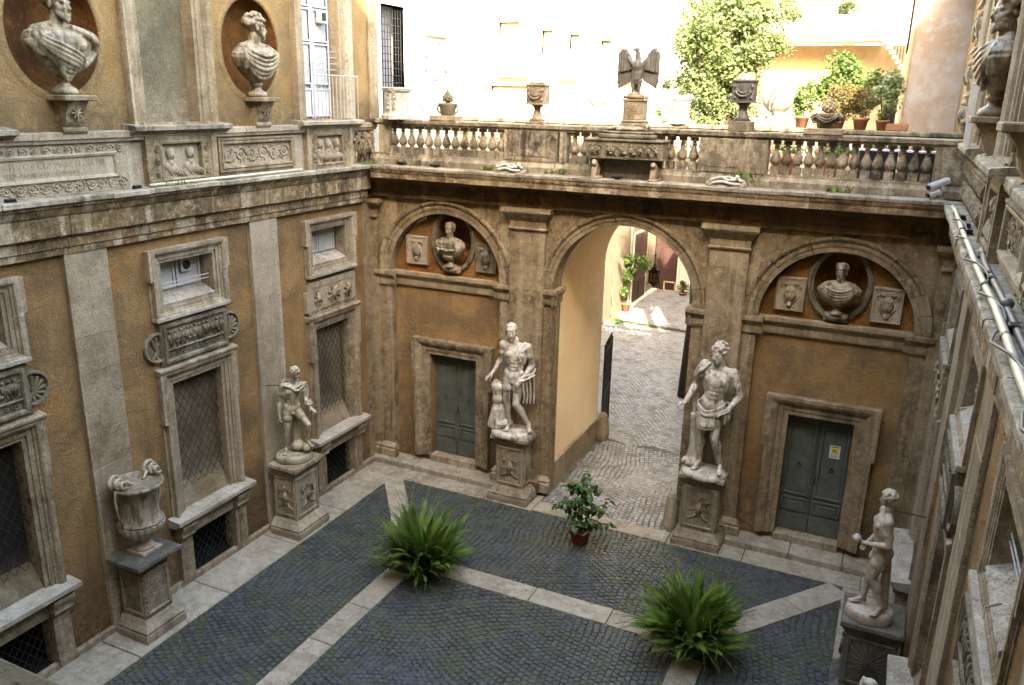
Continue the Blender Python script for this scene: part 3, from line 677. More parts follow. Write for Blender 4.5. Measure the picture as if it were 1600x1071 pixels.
# ------------------------------------------------------------------ side wings
BAYS = [(-1.66, 'B'), (-5.71, 'A'), (-9.72, 'A'), (-13.75, 'B')]
NICHES = [-7.72, -3.72, -11.7]
NOFF = {'left': 0, 'right': -.45}
def side_wing(name_label, side, cat='palace wing'):
    S = 1 if side == 'left' else -1; X = SIDE[side]; off = 0 if side == 'left' else -.12
    wing = empty('palace_wing', name_label, cat)
    rg = lambda a, b_: (min(S*a, S*b_), max(S*a, S*b_))
    holes = []
    for c_, k in BAYS:
        u = S*(c_+off); holes += [(u-.612, u+.612, 5.408, 6.162, .3), (u-.592, u+.592, 1.44, 3.982, .24), (u-.592, u+.592, .08, 1.0, .6)]
    a, b_ = rg(-15.5, .0); mb = MB(); wallgrid(mb, a, b_, -.02, 6.7, holes)
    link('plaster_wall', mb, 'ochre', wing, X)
    mb = MB(); a, b_ = rg(-15.5, -.02)
    t = a
    while t < b_-.05:
        t2 = min(b_, t+rnd.uniform(1.2, 2.2)); link('plinth_stone', weather(MB().cbox(0, .10+rnd.uniform(-.006, .006), t+.003, t2-.003, 0, .13, .01)), 'trav', wing, X); t = t2
    for y0, y1 in ((-8.1, -7.35), (-4.15, -3.38), (-12.06, -11.3)):
        a, b_ = rg(y0+off*0, y1); pilaster(wing, side, a, b_, .131, 6.60, 'trav_pale', w=.08 if side == 'left' else .06)
    a, b_ = rg(-.36, -.06); pilaster(wing, side, a, b_, .131, 6.60, 'trav_back', w=.035)
    prof = [(.0, 6.60), (.10, 6.60), (.10, 6.69), (.125, 6.71), (.125, 6.84), (.15, 6.87), (.22, 6.90), (.22, 7.18), (.25, 7.21), (.30, 7.30), (.34, 7.33), (.34, 7.36), (.0, 7.36)]
    a, b_ = rg(-15.5, -.3); stones(wing, side, 'cornice_stone', 'cornice', a, b_, prof, 1.1, 2.0)
    PJ = .40 if side == 'left' else .38
    a, b_ = rg(-15.5, -.42); stones(wing, side, 'coping_stone', 'ledge', a, b_, [(0, 7.362), (PJ-.03, 7.362), (PJ, 7.38), (PJ, 7.44), (PJ-.015, 7.455), (0, 7.455)], .5, 1.1, .012)
    # upper storey
    top = 17. if side == 'left' else 12.2
    uh = []; up = []
    for c_, k in BAYS:
        u = S*(c_+off)
        if k == 'B': up.append((u, True)); uh.append((u-.612, u+.612, 8.44, 11.712, .28))
        else: up.append((u, False)); uh.append((u-.582, u+.582, 8.40, 11.712, .2))
    rects = []; nic = []; bowls = []
    for y in NICHES:
        u = S*(y+NOFF[side]); rects.append((u-.9, u+.9, 8.75, 10.75)); nic.append(u)
    a, b_ = rg(-17.0, .12); mb = MB(); bowl = MB()
    wallgrid(mb, a, b_, 7.45, top, uh, 0., .28, rects)
    for u, rc in zip(nic, rects):
        bowl = MB(); bowls.append(bowl); el = oval_niche(mb, None, bowl, u, 9.74, .74, .86, rc)
        rim = MB().sweep(el, [(0, -.04), (.0, .012), (.05, .018), (.11, .012), (.13, 0)], True)
        link('niche_rim', rim.mesh('niche_rim', True), 'ochre_up', wing, X)
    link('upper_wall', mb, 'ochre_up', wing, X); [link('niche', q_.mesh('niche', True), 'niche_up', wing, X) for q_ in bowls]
    # parapet zone with antique reliefs, z 7.45 - 8.35
    a, b_ = rg(-15.5, .1); link('parapet_wall', MB().box(.0, .06, a, b_, 7.45, 8.2), 'relief_pale', wing, X)
    stones(wing, side, 'ledge_stone', 'relief_pale', a, b_, [(0, 8.2), (.14, 8.2), (.15, 8.24), (.18, 8.26), (.18, 8.345), (.17, 8.355), (0, 8.36)], 1.1, 2.0)
    for (u, win) in up:
        fr = [(0, -.25), (0, .05), (.06, .05), (.07, .075), (.18, .08), (.2, .12), (.26, .15), (.33, .15), (.33, 0)]
        hw = .60 if win else .57
        q = MB().sweep([(hw, 8.42), (hw, 11.7), (-hw, 11.7), (-hw, 8.42)], fr); wn = link('window', weather(q), 'trav_pale', wing, X @ Tr(0, u, 0))
        q = MB(); hmold(q, -1.04, 1.04, [(0, 8.27), (.2, 8.28), (.26, 8.33), (.33, 8.35), (.33, 8.41), (.31, 8.425), (0, 8.45)]); link('sill', weather(q), 'ledge', wn)
        if not win:
            link('infill_or_shade_panel', MB().box(-.3, -.19, -.57, .57, 8.42, 11.7), 'blind_up', wn)
        else:
            link('recess_back', MB().box(-.32, -.28, -.6, .6, 8.42, 11.7), 'glassy', wn)
            for s_ in (-1, 1):
                a2, c2 = (-.585, -.01) if s_ < 0 else (.01, .585)
                lf = MB(); 
                for z0, z1 in ((8.5, 9.05), (9.15, 9.95), (10.0, 10.62), (10.67, 11.6)):
                    lf.sweep(rectpath(a2+.06, c2-.06, z0+.03, z1-.02), [(0, -.25), (0, -.205), (.035, -.205), (.035, -.25)], True)
                lf.box(-.26, -.215, a2, a2+.06, 8.46, 11.7); lf.box(-.26, -.215, c2-.06, c2, 8.46, 11.7)
                lf.box(-.25, -.23, a2+.06, c2-.06, 8.53, 9.03)
                cs = link('casement', lf, 'white_paint', wn)
                for z0, z1 in ((9.18, 9.93), (10.03, 10.6), (10.7, 11.58)): link('pane', MB().box(-.262, -.242, a2+.06, c2-.06, z0, z1), 'glassy', cs)
            if side == 'left':
                q = MB().cbox(-.22, -.10, .18, .42, 10.36, 10.62, .012); fo = link('vent_box', q, 'white_paint', wn)
                link('vent_opening', MB().box(-.105, -.095, .23, .37, 10.41, 10.57), 'iron', fo)
            q = MB()
            for k in range(13): q.tube([(.28, -.62+k*.125, 8.45), (.28, -.62+k*.125, 9.32)], .009, 5)
            q.tube([(.28, -.62, 9.33), (.28, .9, 9.33)], .012, 5)
            for z in (9.45, 9.57, 9.69, 9.81): q.tube([(-.05, -.6, z), (-.05, .6, z)], .009, 5)
            link('balcony_bars', q, 'shutter', wn)
    # reliefs let into the parapet
    def block(u, kind, seed):
        Xu = X @ Tr(0, u, 0)
        if kind == 'busts':
            q = MB().sweep(rectpath(-.43, .43, 7.56, 8.12), [(0, .02), (0, .16), (.03, .17), (.05, .15), (.2, .15), (.22, .18), (.34, .18), (.34, 0)], True)
            bl = link('funerary_relief', weather(q), 'relief', wing, Xu); link('relief_shade_slab', MB().box(.0, .03, -.43, .43, 7.56, 8.12), 'frieze', bl)  # dark back slab paints shade into the bust recess
            q = MB()
            for s_ in (-1, 1):
                for c_ in (.535, .70): scr = MB(); scrolls(q, s_*c_-.06, s_*c_+.06, 7.55, 7.75, 1, .155, seed, .012); scrolls(q, s_*c_-.06, s_*c_+.06, 7.75, 7.95, 1, .155, seed+1, .012); scrolls(q, s_*c_-.06, s_*c_+.06, 7.95, 8.13, 1, .155, seed+2, .012)
            link('carving', q, 'relief', bl)
            q = MB(); n = 2 if u*S < -4 else 3
            for i in range(n):
                c_ = -.43+.86*(i+.5)/n; r0 = .86/n
                q.ell((.06, c_, 7.60), (.09, r0*.47, .23)); q.cap((.08, c_, 7.75), (.08, c_, 7.86), .05, .045, 8); q.ell((.09, c_, 7.94), (.075, .072, .10))
                q.ell((.07, c_, 7.98), (.085, .085, .085)); q.ell((.165, c_, 7.925), (.02, .014, .03))
                for k in range(6): q.tube([(.12, c_-r0*.36+k*.05, 7.78-k*.01), (.165, c_-r0*.2+k*.055, 7.66), (.13, c_-r0*.05+k*.06, 7.57)], .013, 5)
            link('carved_busts', q.mesh('carved_busts', True), 'relief_pale', bl)
        elif kind == 'foliage':
            q = MB().sweep(rectpath(-.93, .93, 7.66, 8.06), [(0, .06), (0, .13), (.03, .14), (.05, .12), (.1, .12), (.1, 0)], True); q.box(0, .08, -1.0, 1.0, 7.5, 7.62)
            bl = link('sarcophagus_relief', weather(q), 'relief', wing, Xu)
            q = MB(); scrolls(q, -.9, .9, 7.67, 8.05, 6, .062, seed, .016)
            for k in range(52): q.ell((.13, -.98+k*.0385, 8.13), (.02, .014, .03), None, 6, 4)
            link('carving', q.mesh('carving', True), 'relief', bl)
        elif kind == 'inscription':
            q = MB().box(.0, .09, -1.65, 1.12, 7.46, 8.2); q.sweep(rectpath(-1.4, .85, 7.72, 7.98), [(0, .085), (.02, .12), (.05, .13), (.08, .09)], True)
            bl = link('inscribed_sarcophagus', weather(q, .004), 'relief_pale', wing, Xu)
            q = MB(); scrolls(q, -1.6, 1.08, 8.02, 8.18, 15, .09, seed, .013); scrolls(q, -1.6, 1.08, 7.48, 7.68, 14, .09, seed+3, .013)
            link('carving', q.mesh('carving', True), 'relief_pale', bl)
            for k, (tx, sz, uu, vv) in enumerate((('C PAPIRIVS C F CLA MARCELLVS MIL', .125, -1.28, 7.86), ('VIXIT ANNIS XXX PATRONVS', .09, -.95, 7.75))):
                cu = bpy.data.curves.new('t', 'FONT'); cu.body = tx; cu.size = sz; cu.extrude = .002; cu.space_character = 1.0
                to = bpy.data.objects.new('t', cu); COL.objects.link(to); dg = bpy.context.evaluated_depsgraph_get(); dg.update()
                me = bpy.data.meshes.new_from_object(to.evaluated_get(dg)); bpy.data.objects.remove(to); me.materials.clear()
                me.transform(Matrix(((0, 0, 1, .093), (S, 0, 0, uu), (0, 1, 0, vv), (0, 0, 0, 1)))); link('carved_letters', me, 'relief', bl)
        elif kind == 'battle':
            q = MB().box(0, .10, -1.0, 1.0, 7.47, 8.2); bl = link('sarcophagus_relief', weather(q), 'relief', wing, Xu)
            q = MB(); figures(q, -.97, .97, 7.5, 7.85, 12, .11, seed, 2.); figures(q, -.97, .97, 7.8, 8.18, 13, .10, seed+4, 2.); link('carving', q.mesh('carving', True), 'relief', bl)
        elif kind == 'corner':
            q = MB().box(0, .08, -.40, .30, 7.5, 8.18); bl = link('figure_relief', weather(q), 'relief', wing, Xu)
            q = MB(); figures(q, -.38, .28, 7.5, 8.15, 3, .1, seed, 2.2); figures(q, -.38, .28, 7.8, 8.18, 3, .12, seed+1, 2.); link('carving', q.mesh('carving', True), 'relief', bl)
    ks = dict(left=[(-5.70, 'busts'), (-1.66, 'busts'), (-7.90, 'inscription'), (-3.80, 'foliage'), (-.35, 'corner'), (-11.6, 'foliage'), (-13.6, 'battle')],
              right=[(-5.83, 'busts'), (-1.78, 'battle'), (-3.75, 'battle'), (-7.9, 'foliage'), (-9.9, 'inscription'), (-12.4, 'battle')])[side]
    for i, (y, k) in enumerate(ks): block(S*y, k, 20+i*7+(0 if side == 'left' else 60))
    for i, (c_, k) in enumerate(BAYS):
        u = S*(c_+off)
        small_window(wing, side, u, 'trav', fan=(side == 'left' and i == 1), rail=(k == 'A'), shut='open_shade' if side == 'right' and i > 0 else 'shutter')
        (relief_a if k == 'A' else relief_b)(wing, side, u, 100+i*9)
        lower_window(wing, side, u, dark=(i == 2 or side == 'right'))
    # brackets of the busts
    for j, y in enumerate(NICHES):
        u = S*(y+NOFF[side]); q = MB()
        q.cbox(.0, .42, -.26, .26, 8.80, 8.88, .012); hmold(q, -.155, .155, [(0, 8.36), (.12, 8.36), (.17, 8.42), (.22, 8.5), (.24, 8.6), (.30, 8.72), (.36, 8.80), (0, 8.8)])
        q.tube([(.17, -.2, 8.38), (.17, .2, 8.38)], .05, 10)
        for k in range(8): t = R(k*45); q.tube([(.285, 0, 8.63), (.285, math.cos(t)*.10, 8.63+math.sin(t)*.10)], .014, 5)
        link('bracket', weather(q), 'relief', wing, X @ Tr(0, u, 0))
    # body behind the facade, with roof
    if side == 'left':
        link('rear_mass', MB().box(-9, -.8, -17, 5.4, -.02, 17), 'ochre_up', wing)
    else:
        link('rear_mass', MB().box(W+.8, W+10, -17, 9, -.02, 12.15), 'ochre_up', wing)
    a, b_ = rg(-17.2, 5.6 if side == 'left' else 9); link('roof_slab', MB().box(-9 if side == 'left' else -10, .45, a, b_, top, top+.3), 'terracotta', wing, X)
    return wing
lw = side_wing('long ochre palace wing on the left, with pale pilasters and lattice windows', 'left')
rw = side_wing('ochre palace wing seen edge-on along the right, carrying the pipe on its cornice', 'right')
# left wing beyond the terrace (sunlit)
X = SIDE['left']
mb = MB(); wallgrid(mb, .12, 5.4, 7.45, 17, [(.55, 1.55, 8.5, 10.95, .35)]); link('terrace_wall', mb, 'farwall', lw)
link('quoin', MB().cbox(0, .06, .02, .36, 8.45, 17, .01), 'trav_pale', lw)
q = MB().sweep([(1.55, 8.45), (1.55, 10.95), (.55, 10.95), (.55, 8.45)], [(0, -.3), (0, .03), (.16, .06), (.2, .06), (.2, 0)]); tw = link('window', q, 'farwall', lw)
link('recess_back', MB().box(-.40, -.36, .5, 1.6, 8.4, 11), 'glassy', tw)
q = MB()
for k in range(9): q.tube([(-.05, .6+k*.112, 8.5), (-.05, .6+k*.112, 10.9)], .013, 5)
for k in range(15): q.tube([(-.05, .55, 8.6+k*.16), (-.05, 1.55, 8.6+k*.16)], .010, 5)
link('iron_grille', q, 'iron', tw)
q = MB()      # coat of arms in stucco on the terrace wall
ov = [(3.05+.28*math.cos(a*math.pi/16), 9.85+.42*math.sin(a*math.pi/16)) for a in range(32)]
q.prism(ov, 0, .05); q.sweep(ov, [(0, 0), (0, .09), (.06, .1), (.09, 0)], True)
scrolls(q, 2.3, 2.8, 9.5, 10.1, 1, .02, 5, .03); scrolls(q, 3.3, 3.8, 9.5, 10.1, 1, .02, 6, .03); hmold(q, 2.5, 3.6, [(0, 10.4), (.1, 10.4), (.14, 10.5), (0, 10.52)]); q.ell((.04, 3.05, 10.6), (.05, .3, .14)); scrolls(q, 2.7, 3.4, 9.0, 9.4, 3, .02, 8, .02)
link('coat_of_arms', q, 'farwall', lw)
# right wing beyond the terrace
X = SIDE['right']
mb = MB(); wallgrid(mb, -9, -.12, 7.45, 12.2, [(-2.6, -1.7, 8.7, 11.1, .25)]); link('terrace_wall', mb, 'ochre_up', rw, X)
link('quoin', MB().cbox(0, .10, -.75, -.12, 8.3, 12.2, .01), 'trav_pale', rw, X)
q = MB().sweep([(-1.7, 8.7), (-1.7, 11.1), (-2.6, 11.1), (-2.6, 8.7)], [(0, -.2), (0, .05), (.16, .1), (.22, .1), (.22, 0)]); tw = link('window', q, 'trav_pale', rw, X)
link('recess_back', MB().box(-.30, -.25, -2.7, -1.6, 8.6, 11.2), 'glassy', tw)
q = MB()
for v in (8.6, 9.4, 10.3, 11.2): figures(q, -4.9, -3.2, v-.1, v+.55, 3, .06, int(v*10), 2.5)
q.box(0, .05, -5.0, -3.1, 8.4, 11.9)
for v in (9.2, 10.1, 11.0): q.box(0, .12, -5.0, -3.1, v-.03, v+.04)
link('wall_reliefs', q.mesh('wall_reliefs', True), 'relief_pale', rw, X)

# ------------------------------------------------------------------ arcaded wing between the side wings
bw = empty('arcade_wing', 'low arcaded wing with three arches at the end of the courtyard, terrace on top', 'arcade wing')
X = SIDE['back']; SP = 4.97
ARCH = [(1.98, 1.44, 1.73), (6.24, 1.53, 1.785), (10.45, 1.39, 1.68)]
mb = MB(); TOPV = 6.72; edges = []
u = 0
for c_, ri, ro in ARCH:
    mb.add([(0, u, 0), (0, c_-ri, 0), (0, c_-ri, TOPV), (0, u, TOPV)], [(0, 1, 2, 3)]); u = c_+ri
    N = 40; ps = [(c_-ri*math.cos(math.pi*i/N), SP+ri*math.sin(math.pi*i/N)) for i in range(N+1)]
    vs = [(0, *p) for p in ps]+[(0, p[0], TOPV) for p in ps]; mb.add(vs, [(i, i+1, N+2+i, N+1+i) for i in range(N)])
    d = -.2 if ri != 1.53 else -.46
    prf = [(c_-ri, 0)]+ps+[(c_+ri, 0)]; n = len(prf)
    mb.add([(0, *p) for p in prf]+[(d, *p) for p in prf], [(i, i+1, n+i+1, n+i) for i in range(n-1)])
mb.add([(0, u, 0), (0, W, 0), (0, W, TOPV), (0, u, TOPV)], [(0, 1, 2, 3)])
link('arch_wall', mb, 'trav_back', bw, X)
for c_, ri, ro in ARCH:      # archivolts cut in voussoirs
    nv = 13
    for k in range(nv):
        a0, a1 = math.pi*k/nv+.0018, math.pi*(k+1)/nv-.0018
        pth = [(c_+ri*math.cos(a0+(a1-a0)*i/5), SP+ri*math.sin(a0+(a1-a0)*i/5)) for i in range(6)]; t = ro-ri; j = rnd.uniform(-.003, .003)
        q = MB().sweep(pth, [(0, -.18), (0, .035+j), (t*.36, .035+j), (t*.38, .055+j), (t*.68, .055+j), (t*.72, .08+j), (t*.85, .105+j), (t, .11+j), (t, 0)])
        link('voussoir', q, 'trav_back', bw, X)
IMP = [(0, 4.60), (.04, 4.61), (.05, 4.66), (.05, 4.76), (.07, 4.79), (.12, 4.86), (.13, 4.88), (.13, 4.945), (.12, 4.965), (0, 4.97)]
def imp(u0, u1, w=0., mat='trav_back'):
    q = MB(); hmold(q, u0, u1, [(a+w, b_) for a, b_ in IMP]); link('impost_moulding', weather(q, .003), mat, bw, X)
for a, b_ in ((.12, .66), (3.30, 3.70), (4.50, 4.83), (7.65, 8.04), (8.78, 9.18), (11.72, W-.12)): imp(a, b_)
for c_, ri, ro in (ARCH[0], ARCH[2]): imp(c_-ri-.0, c_+ri+.0, -.2+.02)
for a in (4.71, 7.77):     # impost returning into the archway
    q = MB(); s_ = 1 if a < 6 else -1; hmold(q, -.46, .10, [(b_*.9, v) for b_, v in IMP], Tr(0, 0, 0))
    q.v = [(p[1], a+s_*p[0], p[2]) for p in q.v]; link('impost_moulding', q, 'trav_back', bw, X)
def niche_bay(c_, ri, door_c, dhw, ov_rim, plaques, dk):
    # recessed panel with doorway
    mb = MB(); wallgrid(mb, c_-ri-.02, c_+ri+.02, 0, 4.7, [(door_c-dhw, door_c+dhw, .30, 2.99, .3)], -.2)
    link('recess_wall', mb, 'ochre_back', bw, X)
    cu, cv = ov_rim; ru, rv = .47, .62
    bowl = MB(); mb = MB(); rc = (cu-.6, cu+.6, cv-.72, cv+.72)
    el = oval_niche(mb, None, bowl, cu, cv, ru, rv, rc, -.2, .38)
    bk = MB(); N = 40
    ps = [(c_-ri*math.cos(math.pi*i/N)*1.01, SP-.1+ri*1.02*math.sin(math.pi*i/N)) for i in range(N+1)]
    # lunette field around the rectangle of the niche
    for i in range(N):
        (ua, va), (ub, vb) = ps[i], ps[i+1]; um = (ua+ub)/2
        if rc[0] < um < rc[1]:
            mb.add([(-.2, ua, rc[3]), (-.2, ub, rc[3]), (-.2, ub, vb), (-.2, ua, va)], [(0, 1, 2, 3)])
            mb.add([(-.2, ua, SP-.3), (-.2, ub, SP-.3), (-.2, ub, rc[2]), (-.2, ua, rc[2])], [(0, 1, 2, 3)])
        else: mb.add([(-.2, ua, SP-.3), (-.2, ub, SP-.3), (-.2, ub, vb), (-.2, ua, va)], [(0, 1, 2, 3)])
    # close the sliver between strips and the rectangle
    mb.add([(-.203, rc[0]-.12, SP-.3), (-.203, rc[0]+.05, SP-.3), (-.203, rc[0]+.05, rc[3]), (-.203, rc[0]-.12, rc[3])], [(0, 1, 2, 3)])
    mb.add([(-.203, rc[1]-.05, SP-.3), (-.203, rc[1]+.12, SP-.3), (-.203, rc[1]+.12, rc[3]), (-.203, rc[1]-.05, rc[3])], [(0, 1, 2, 3)])
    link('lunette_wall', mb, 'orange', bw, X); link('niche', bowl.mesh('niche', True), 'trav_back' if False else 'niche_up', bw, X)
    rim = MB().sweep(el, [(-.01, -.30), (0, -.17), (.02, -.15), (.05, -.155), (.055, -.135), (.1, -.13), (.115, -.16), (.115, -.2)], True)
    ro_ = link('niche_frame', rim.mesh('niche_frame', True), 'relief_dark', bw, X)
    q = MB()
    for k in range(72):
        a = 2*math.pi*k/72; q.ell((-.13, cu+(ru+.075)*math.cos(a), cv+(rv+.075)*math.sin(a)), (.018, .014, .014), None, 5, 4)
    tag(link('bead_carving', q, 'relief_dark', ro_), kind='stuff')
    q = MB(); q.ell((-.12, cu, cv-rv+.01), (.15, .25, .11)); q.box(-.2, -.06, cu-.22, cu+.22, cv-rv-.09, cv-rv-.02); link('bust_shelf', q.mesh('bust_shelf', True), 'marble_bust', bw, X)
    for (p0, p1, z0, z1), mt in plaques:
        q = MB().box(-.2, -.13, p0, p1, z0, z1); q.sweep(rectpath(p0+.04, p1-.04, z0+.04, z1-.04), [(0, -.135), (.005, -.11), (.03, -.11), (.04, -.13)], True)
        pl = link('mask_plaque', weather(q, .003), mt, bw, X); q = MB(); m_ = (p0+p1)/2; n_ = (z0+z1)/2
        q.ell((-.12, m_, n_+.02), (.045, .12, .17)); q.ell((-.09, m_, n_-.02), (.03, .025, .06)); q.ell((-.1, m_, n_-.2), (.03, .05, .06))
        for s_ in (-1, 1):
            q.ell((-.085, m_+s_*.05, n_+.05), (.02, .03, .014)); q.ell((-.085, m_+s_*.05, n_+.085), (.025, .045, .014), Matrix.Rotation(s_*.3, 3, 'X'))
            q.tube([(-.12, m_+s_*.06, n_+.17), (-.11, m_+s_*.13, n_+.22), (-.12, m_+s_*.19, n_+.17), (-.125, m_+s_*.17, n_+.1)], .015, 5)
            q.tube([(-.12, m_+s_*.1, n_+.08), (-.12, m_+s_*.14, n_-.05), (-.12, m_+s_*.07, n_-.17)], .016, 5)
        for k in range(7): q.tube([(-.12, m_+(k-3)*.03, n_+.15), (-.1, m_+(k-3)*.045, n_+.24)], .013, 5)
        link('carved_mask', q.mesh('carved_mask', True), mt, pl)
    # doorway
    D = X @ Tr(-.2, door_c, 0)
    q = MB().sweep([(dhw, .30), (dhw, 2.98), (-dhw, 2.98), (-dhw, .30)], [(0, -.3), (0, .06), (.10, .06), (.105, .085), (.2, .085), (.215, .12), (.27, .155), (.33, .175), (.39, .175), (.39, 0)])
    for s_ in (-1, 1): q.box(0, .165, s_*(dhw+.39), s_*(dhw+.45), 2.3, 3.37)
    fr = link('door_surround', weather(q), 'trav' if dk else 'trav_back', bw, D)
    for s_ in (-1, 1):
        a, b2 = (-dhw, -.006) if s_ < 0 else (.006, dhw)
        q = MB(); q.box(-.26, -.22, a, b2, .32, 2.86)
        for z0, z1, d_ in ((1.15, 2.72, 0), (.78, 1.06, 0)): q.sweep(rectpath(a+.09, b2-.09, z0+.05, z1-.03), [(0, -.222), (.01, -.19), (.05, -.19), (.055, -.215)], True)
        q.box(-.22, -.195, a+.02, b2-.02, .33, .72)
        lf = link('door_leaf', q, 'doorwood', fr)
    for s_ in (-1, 1):
        a, b2 = (-dhw, -.006) if s_ < 0 else (.006, dhw)
        q = MB()
        if dk:
            w_ = (b2-a-.18)/2
            for k in range(2): q.cbox(-.225, -.205, a+.09+k*w_+.004, a+.09+(k+1)*w_-.004, 1.2, 2.69, .004)
        else: q.cbox(-.225, -.208, a+.11, b2-.11, 1.22, 2.67, .004)
        q.cbox(-.215, -.185, a+.12, b2-.12, .82, 1.0, .008); link('door_panel', q, 'doorwood', fr)
        mx = (a+b2)/2; q = MB(); q.tube([(-.19, mx+.045*math.cos(t*.524), 1.82+.04*math.sin(t*.524)) for t in range(13)], .008, 5); q.ell((-.19, mx, 1.87), (.02, .02, .02)); link('knocker', q, 'iron', fr)
    link('lock', MB().cbox(-.20, -.165, .015, .04, 1.45, 1.62, .004), 'iron', fr)
    link('door_recess', MB().box(-.32, -.28, -dhw, dhw, .28, 3.0), 'black', fr)
    return D
DL = niche_bay(1.98, 1.44, 2.12, .63, (2.12, 5.76), [((.88, 1.44, 5.15, 5.82), 'relief_pale'), ((2.72, 3.26, 5.13, 5.80), 'relief_dark')], True)
DR = niche_bay(10.45, 1.39, 10.47, .62, (10.48, 5.72), [((9.33, 9.88, 5.10, 5.77), 'relief'), ((11.07, 11.60, 5.08, 5.75), 'relief_pale')], False)
# notice on the right door
q = MB().box(-.192, -.188, .23, .43, 2.10, 2.38); nt_ = tag(link('camera_notice', q, 'signwhite', None, DR), 'small white video surveillance notice with yellow square, fixed on the right hand door', 'notice')
link('yellow_square', MB().box(-.188, -.1865, .265, .395, 2.20, 2.325), 'signyellow', nt_)
link('header_bar', MB().box(-.188, -.1865, .25, .41, 2.34, 2.362), 'ink', nt_)
q = MB(); q.box(-.1865, -.185, .29, .355, 2.262, 2.285, Tr(0, 0, 0)); q.tube([(-.186, .345, 2.262), (-.186, .352, 2.235)], .004, 4); link('camera_pictogram', q, 'ink', nt_)
q = MB()
for k in range(4): q.box(-.188, -.187, .25, .40-.02*(k % 2), 2.172-k*.017, 2.178-k*.017)
link('small_print', q, 'ink', nt_)
# big pilasters
for a, b_ in ((3.69, 4.51), (8.03, 8.79)):
    pl = pilaster(bw, 'back', a, b_, .13, 6.24, 'trav_back', w=.10, lo=.5, hi=1.0)
    q = MB(); P_ = [(0, 6.24), (.14, 6.24), (.15, 6.27), (.11, 6.29), (.11, 6.42), (.14, 6.46), (.20, 6.53), (.21, 6.56), (.24, 6.58), (.27, 6.63), (.27, 6.71), (0, 6.715)]
    def ring(q, a, b_, P_):
        n = len(P_); vs = []
        for (cu_, sg) in ((a, -1), (a, -1), (b_, 1), (b_, 1)): pass
        for w, v in P_: e = max(0, w-.10); vs += [(0, a-e, v), (w, a-e, v), (w, b_+e, v), (0, b_+e, v)]
        q.add(vs, [(4*i+k, 4*i+k+1, 4*i+k+5, 4*i+k+4) for i in range(n-1) for k in range(3)]+[(0, 1, 2, 3), tuple(4*(n-1)+k for k in range(4))])
    ring(q, a, b_, P_); link('capital', weather(q, .004), 'trav_back', bw, X)
    q = MB(); ring(q, a, b_, [(.18, .13), (.18, .30), (.16, .32), (.19, .36), (.16, .41), (.13, .44), (.10, .5)]); link('pilaster_base', q, 'trav_back', bw, X)
for a, b_ in ((.0, .20), (W-.20, W)):
    pilaster(bw, 'back', a, b_, .13, 6.3, 'trav_back', w=.07, lo=.6, hi=1.2)
    q = MB(); ring(q, a, b_, [(.12, 6.2), (.12, 6.24), (.10, 6.27), (.10, 6.42), (.2, 6.5), (.24, 6.56), (.24, 6.64), (0, 6.65)]); link('capital', weather(q, .004), 'trav_back', bw, X)
for a, b_ in ((.0, .60), (3.36, 3.72), (4.49, 4.76), (7.72, 8.06), (8.76, 9.12), (11.78, W)):
    q = MB(); ring(q, a, b_, [(.15, .13), (.15, .34), (.12, .38), (.14, .42), (.10, .46), (.02, .5)]); link('pier_base', weather(q, .005), 'trav', bw, X)
# entablature
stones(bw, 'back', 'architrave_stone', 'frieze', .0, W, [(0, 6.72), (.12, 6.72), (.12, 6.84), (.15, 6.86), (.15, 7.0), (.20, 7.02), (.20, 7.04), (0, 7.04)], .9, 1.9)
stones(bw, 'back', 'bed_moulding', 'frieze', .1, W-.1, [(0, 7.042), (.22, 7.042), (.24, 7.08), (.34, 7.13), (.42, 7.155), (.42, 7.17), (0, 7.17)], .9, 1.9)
stones(bw, 'back', 'cornice_stone', 'cornice', .35, W-.33, [(0, 7.172), (.50, 7.172), (.50, 7.28), (.515, 7.30), (.53, 7.34), (.535, 7.37), (0, 7.37)], 1.0, 1.8, .008)
stones(bw, 'back', 'coping_stone', 'ledge', .38, W-.36, [(0, 7.372), (.53, 7.372), (.555, 7.385), (.56, 7.44), (.54, 7.455), (-.12, 7.46)], .45, 1.05, .012)
# steps under the doors
t = 0
for u0, u1 in ((.0, 3.5), (8.92, W)):
    t = u0
    while t < u1-.05:
        t2 = min(u1, t+rnd.uniform(.9, 1.5)); t2 = u1 if u1-t2 < .4 else t2
        q = MB().cbox(-.21, .32+rnd.uniform(-.01, .01), t+.004, t2-.004, -.02, .155+rnd.uniform(-.005, .005), .018); link('step_stone', weather(q, .008, 4), 'slab', bw, X); t = t2
for c_, h_ in ((2.12, .64), (10.47, .64)): link('threshold', weather(MB().cbox(-.5, -.14, c_-h_, c_+h_, .14, .315, .01), .005), 'trav', bw, X)
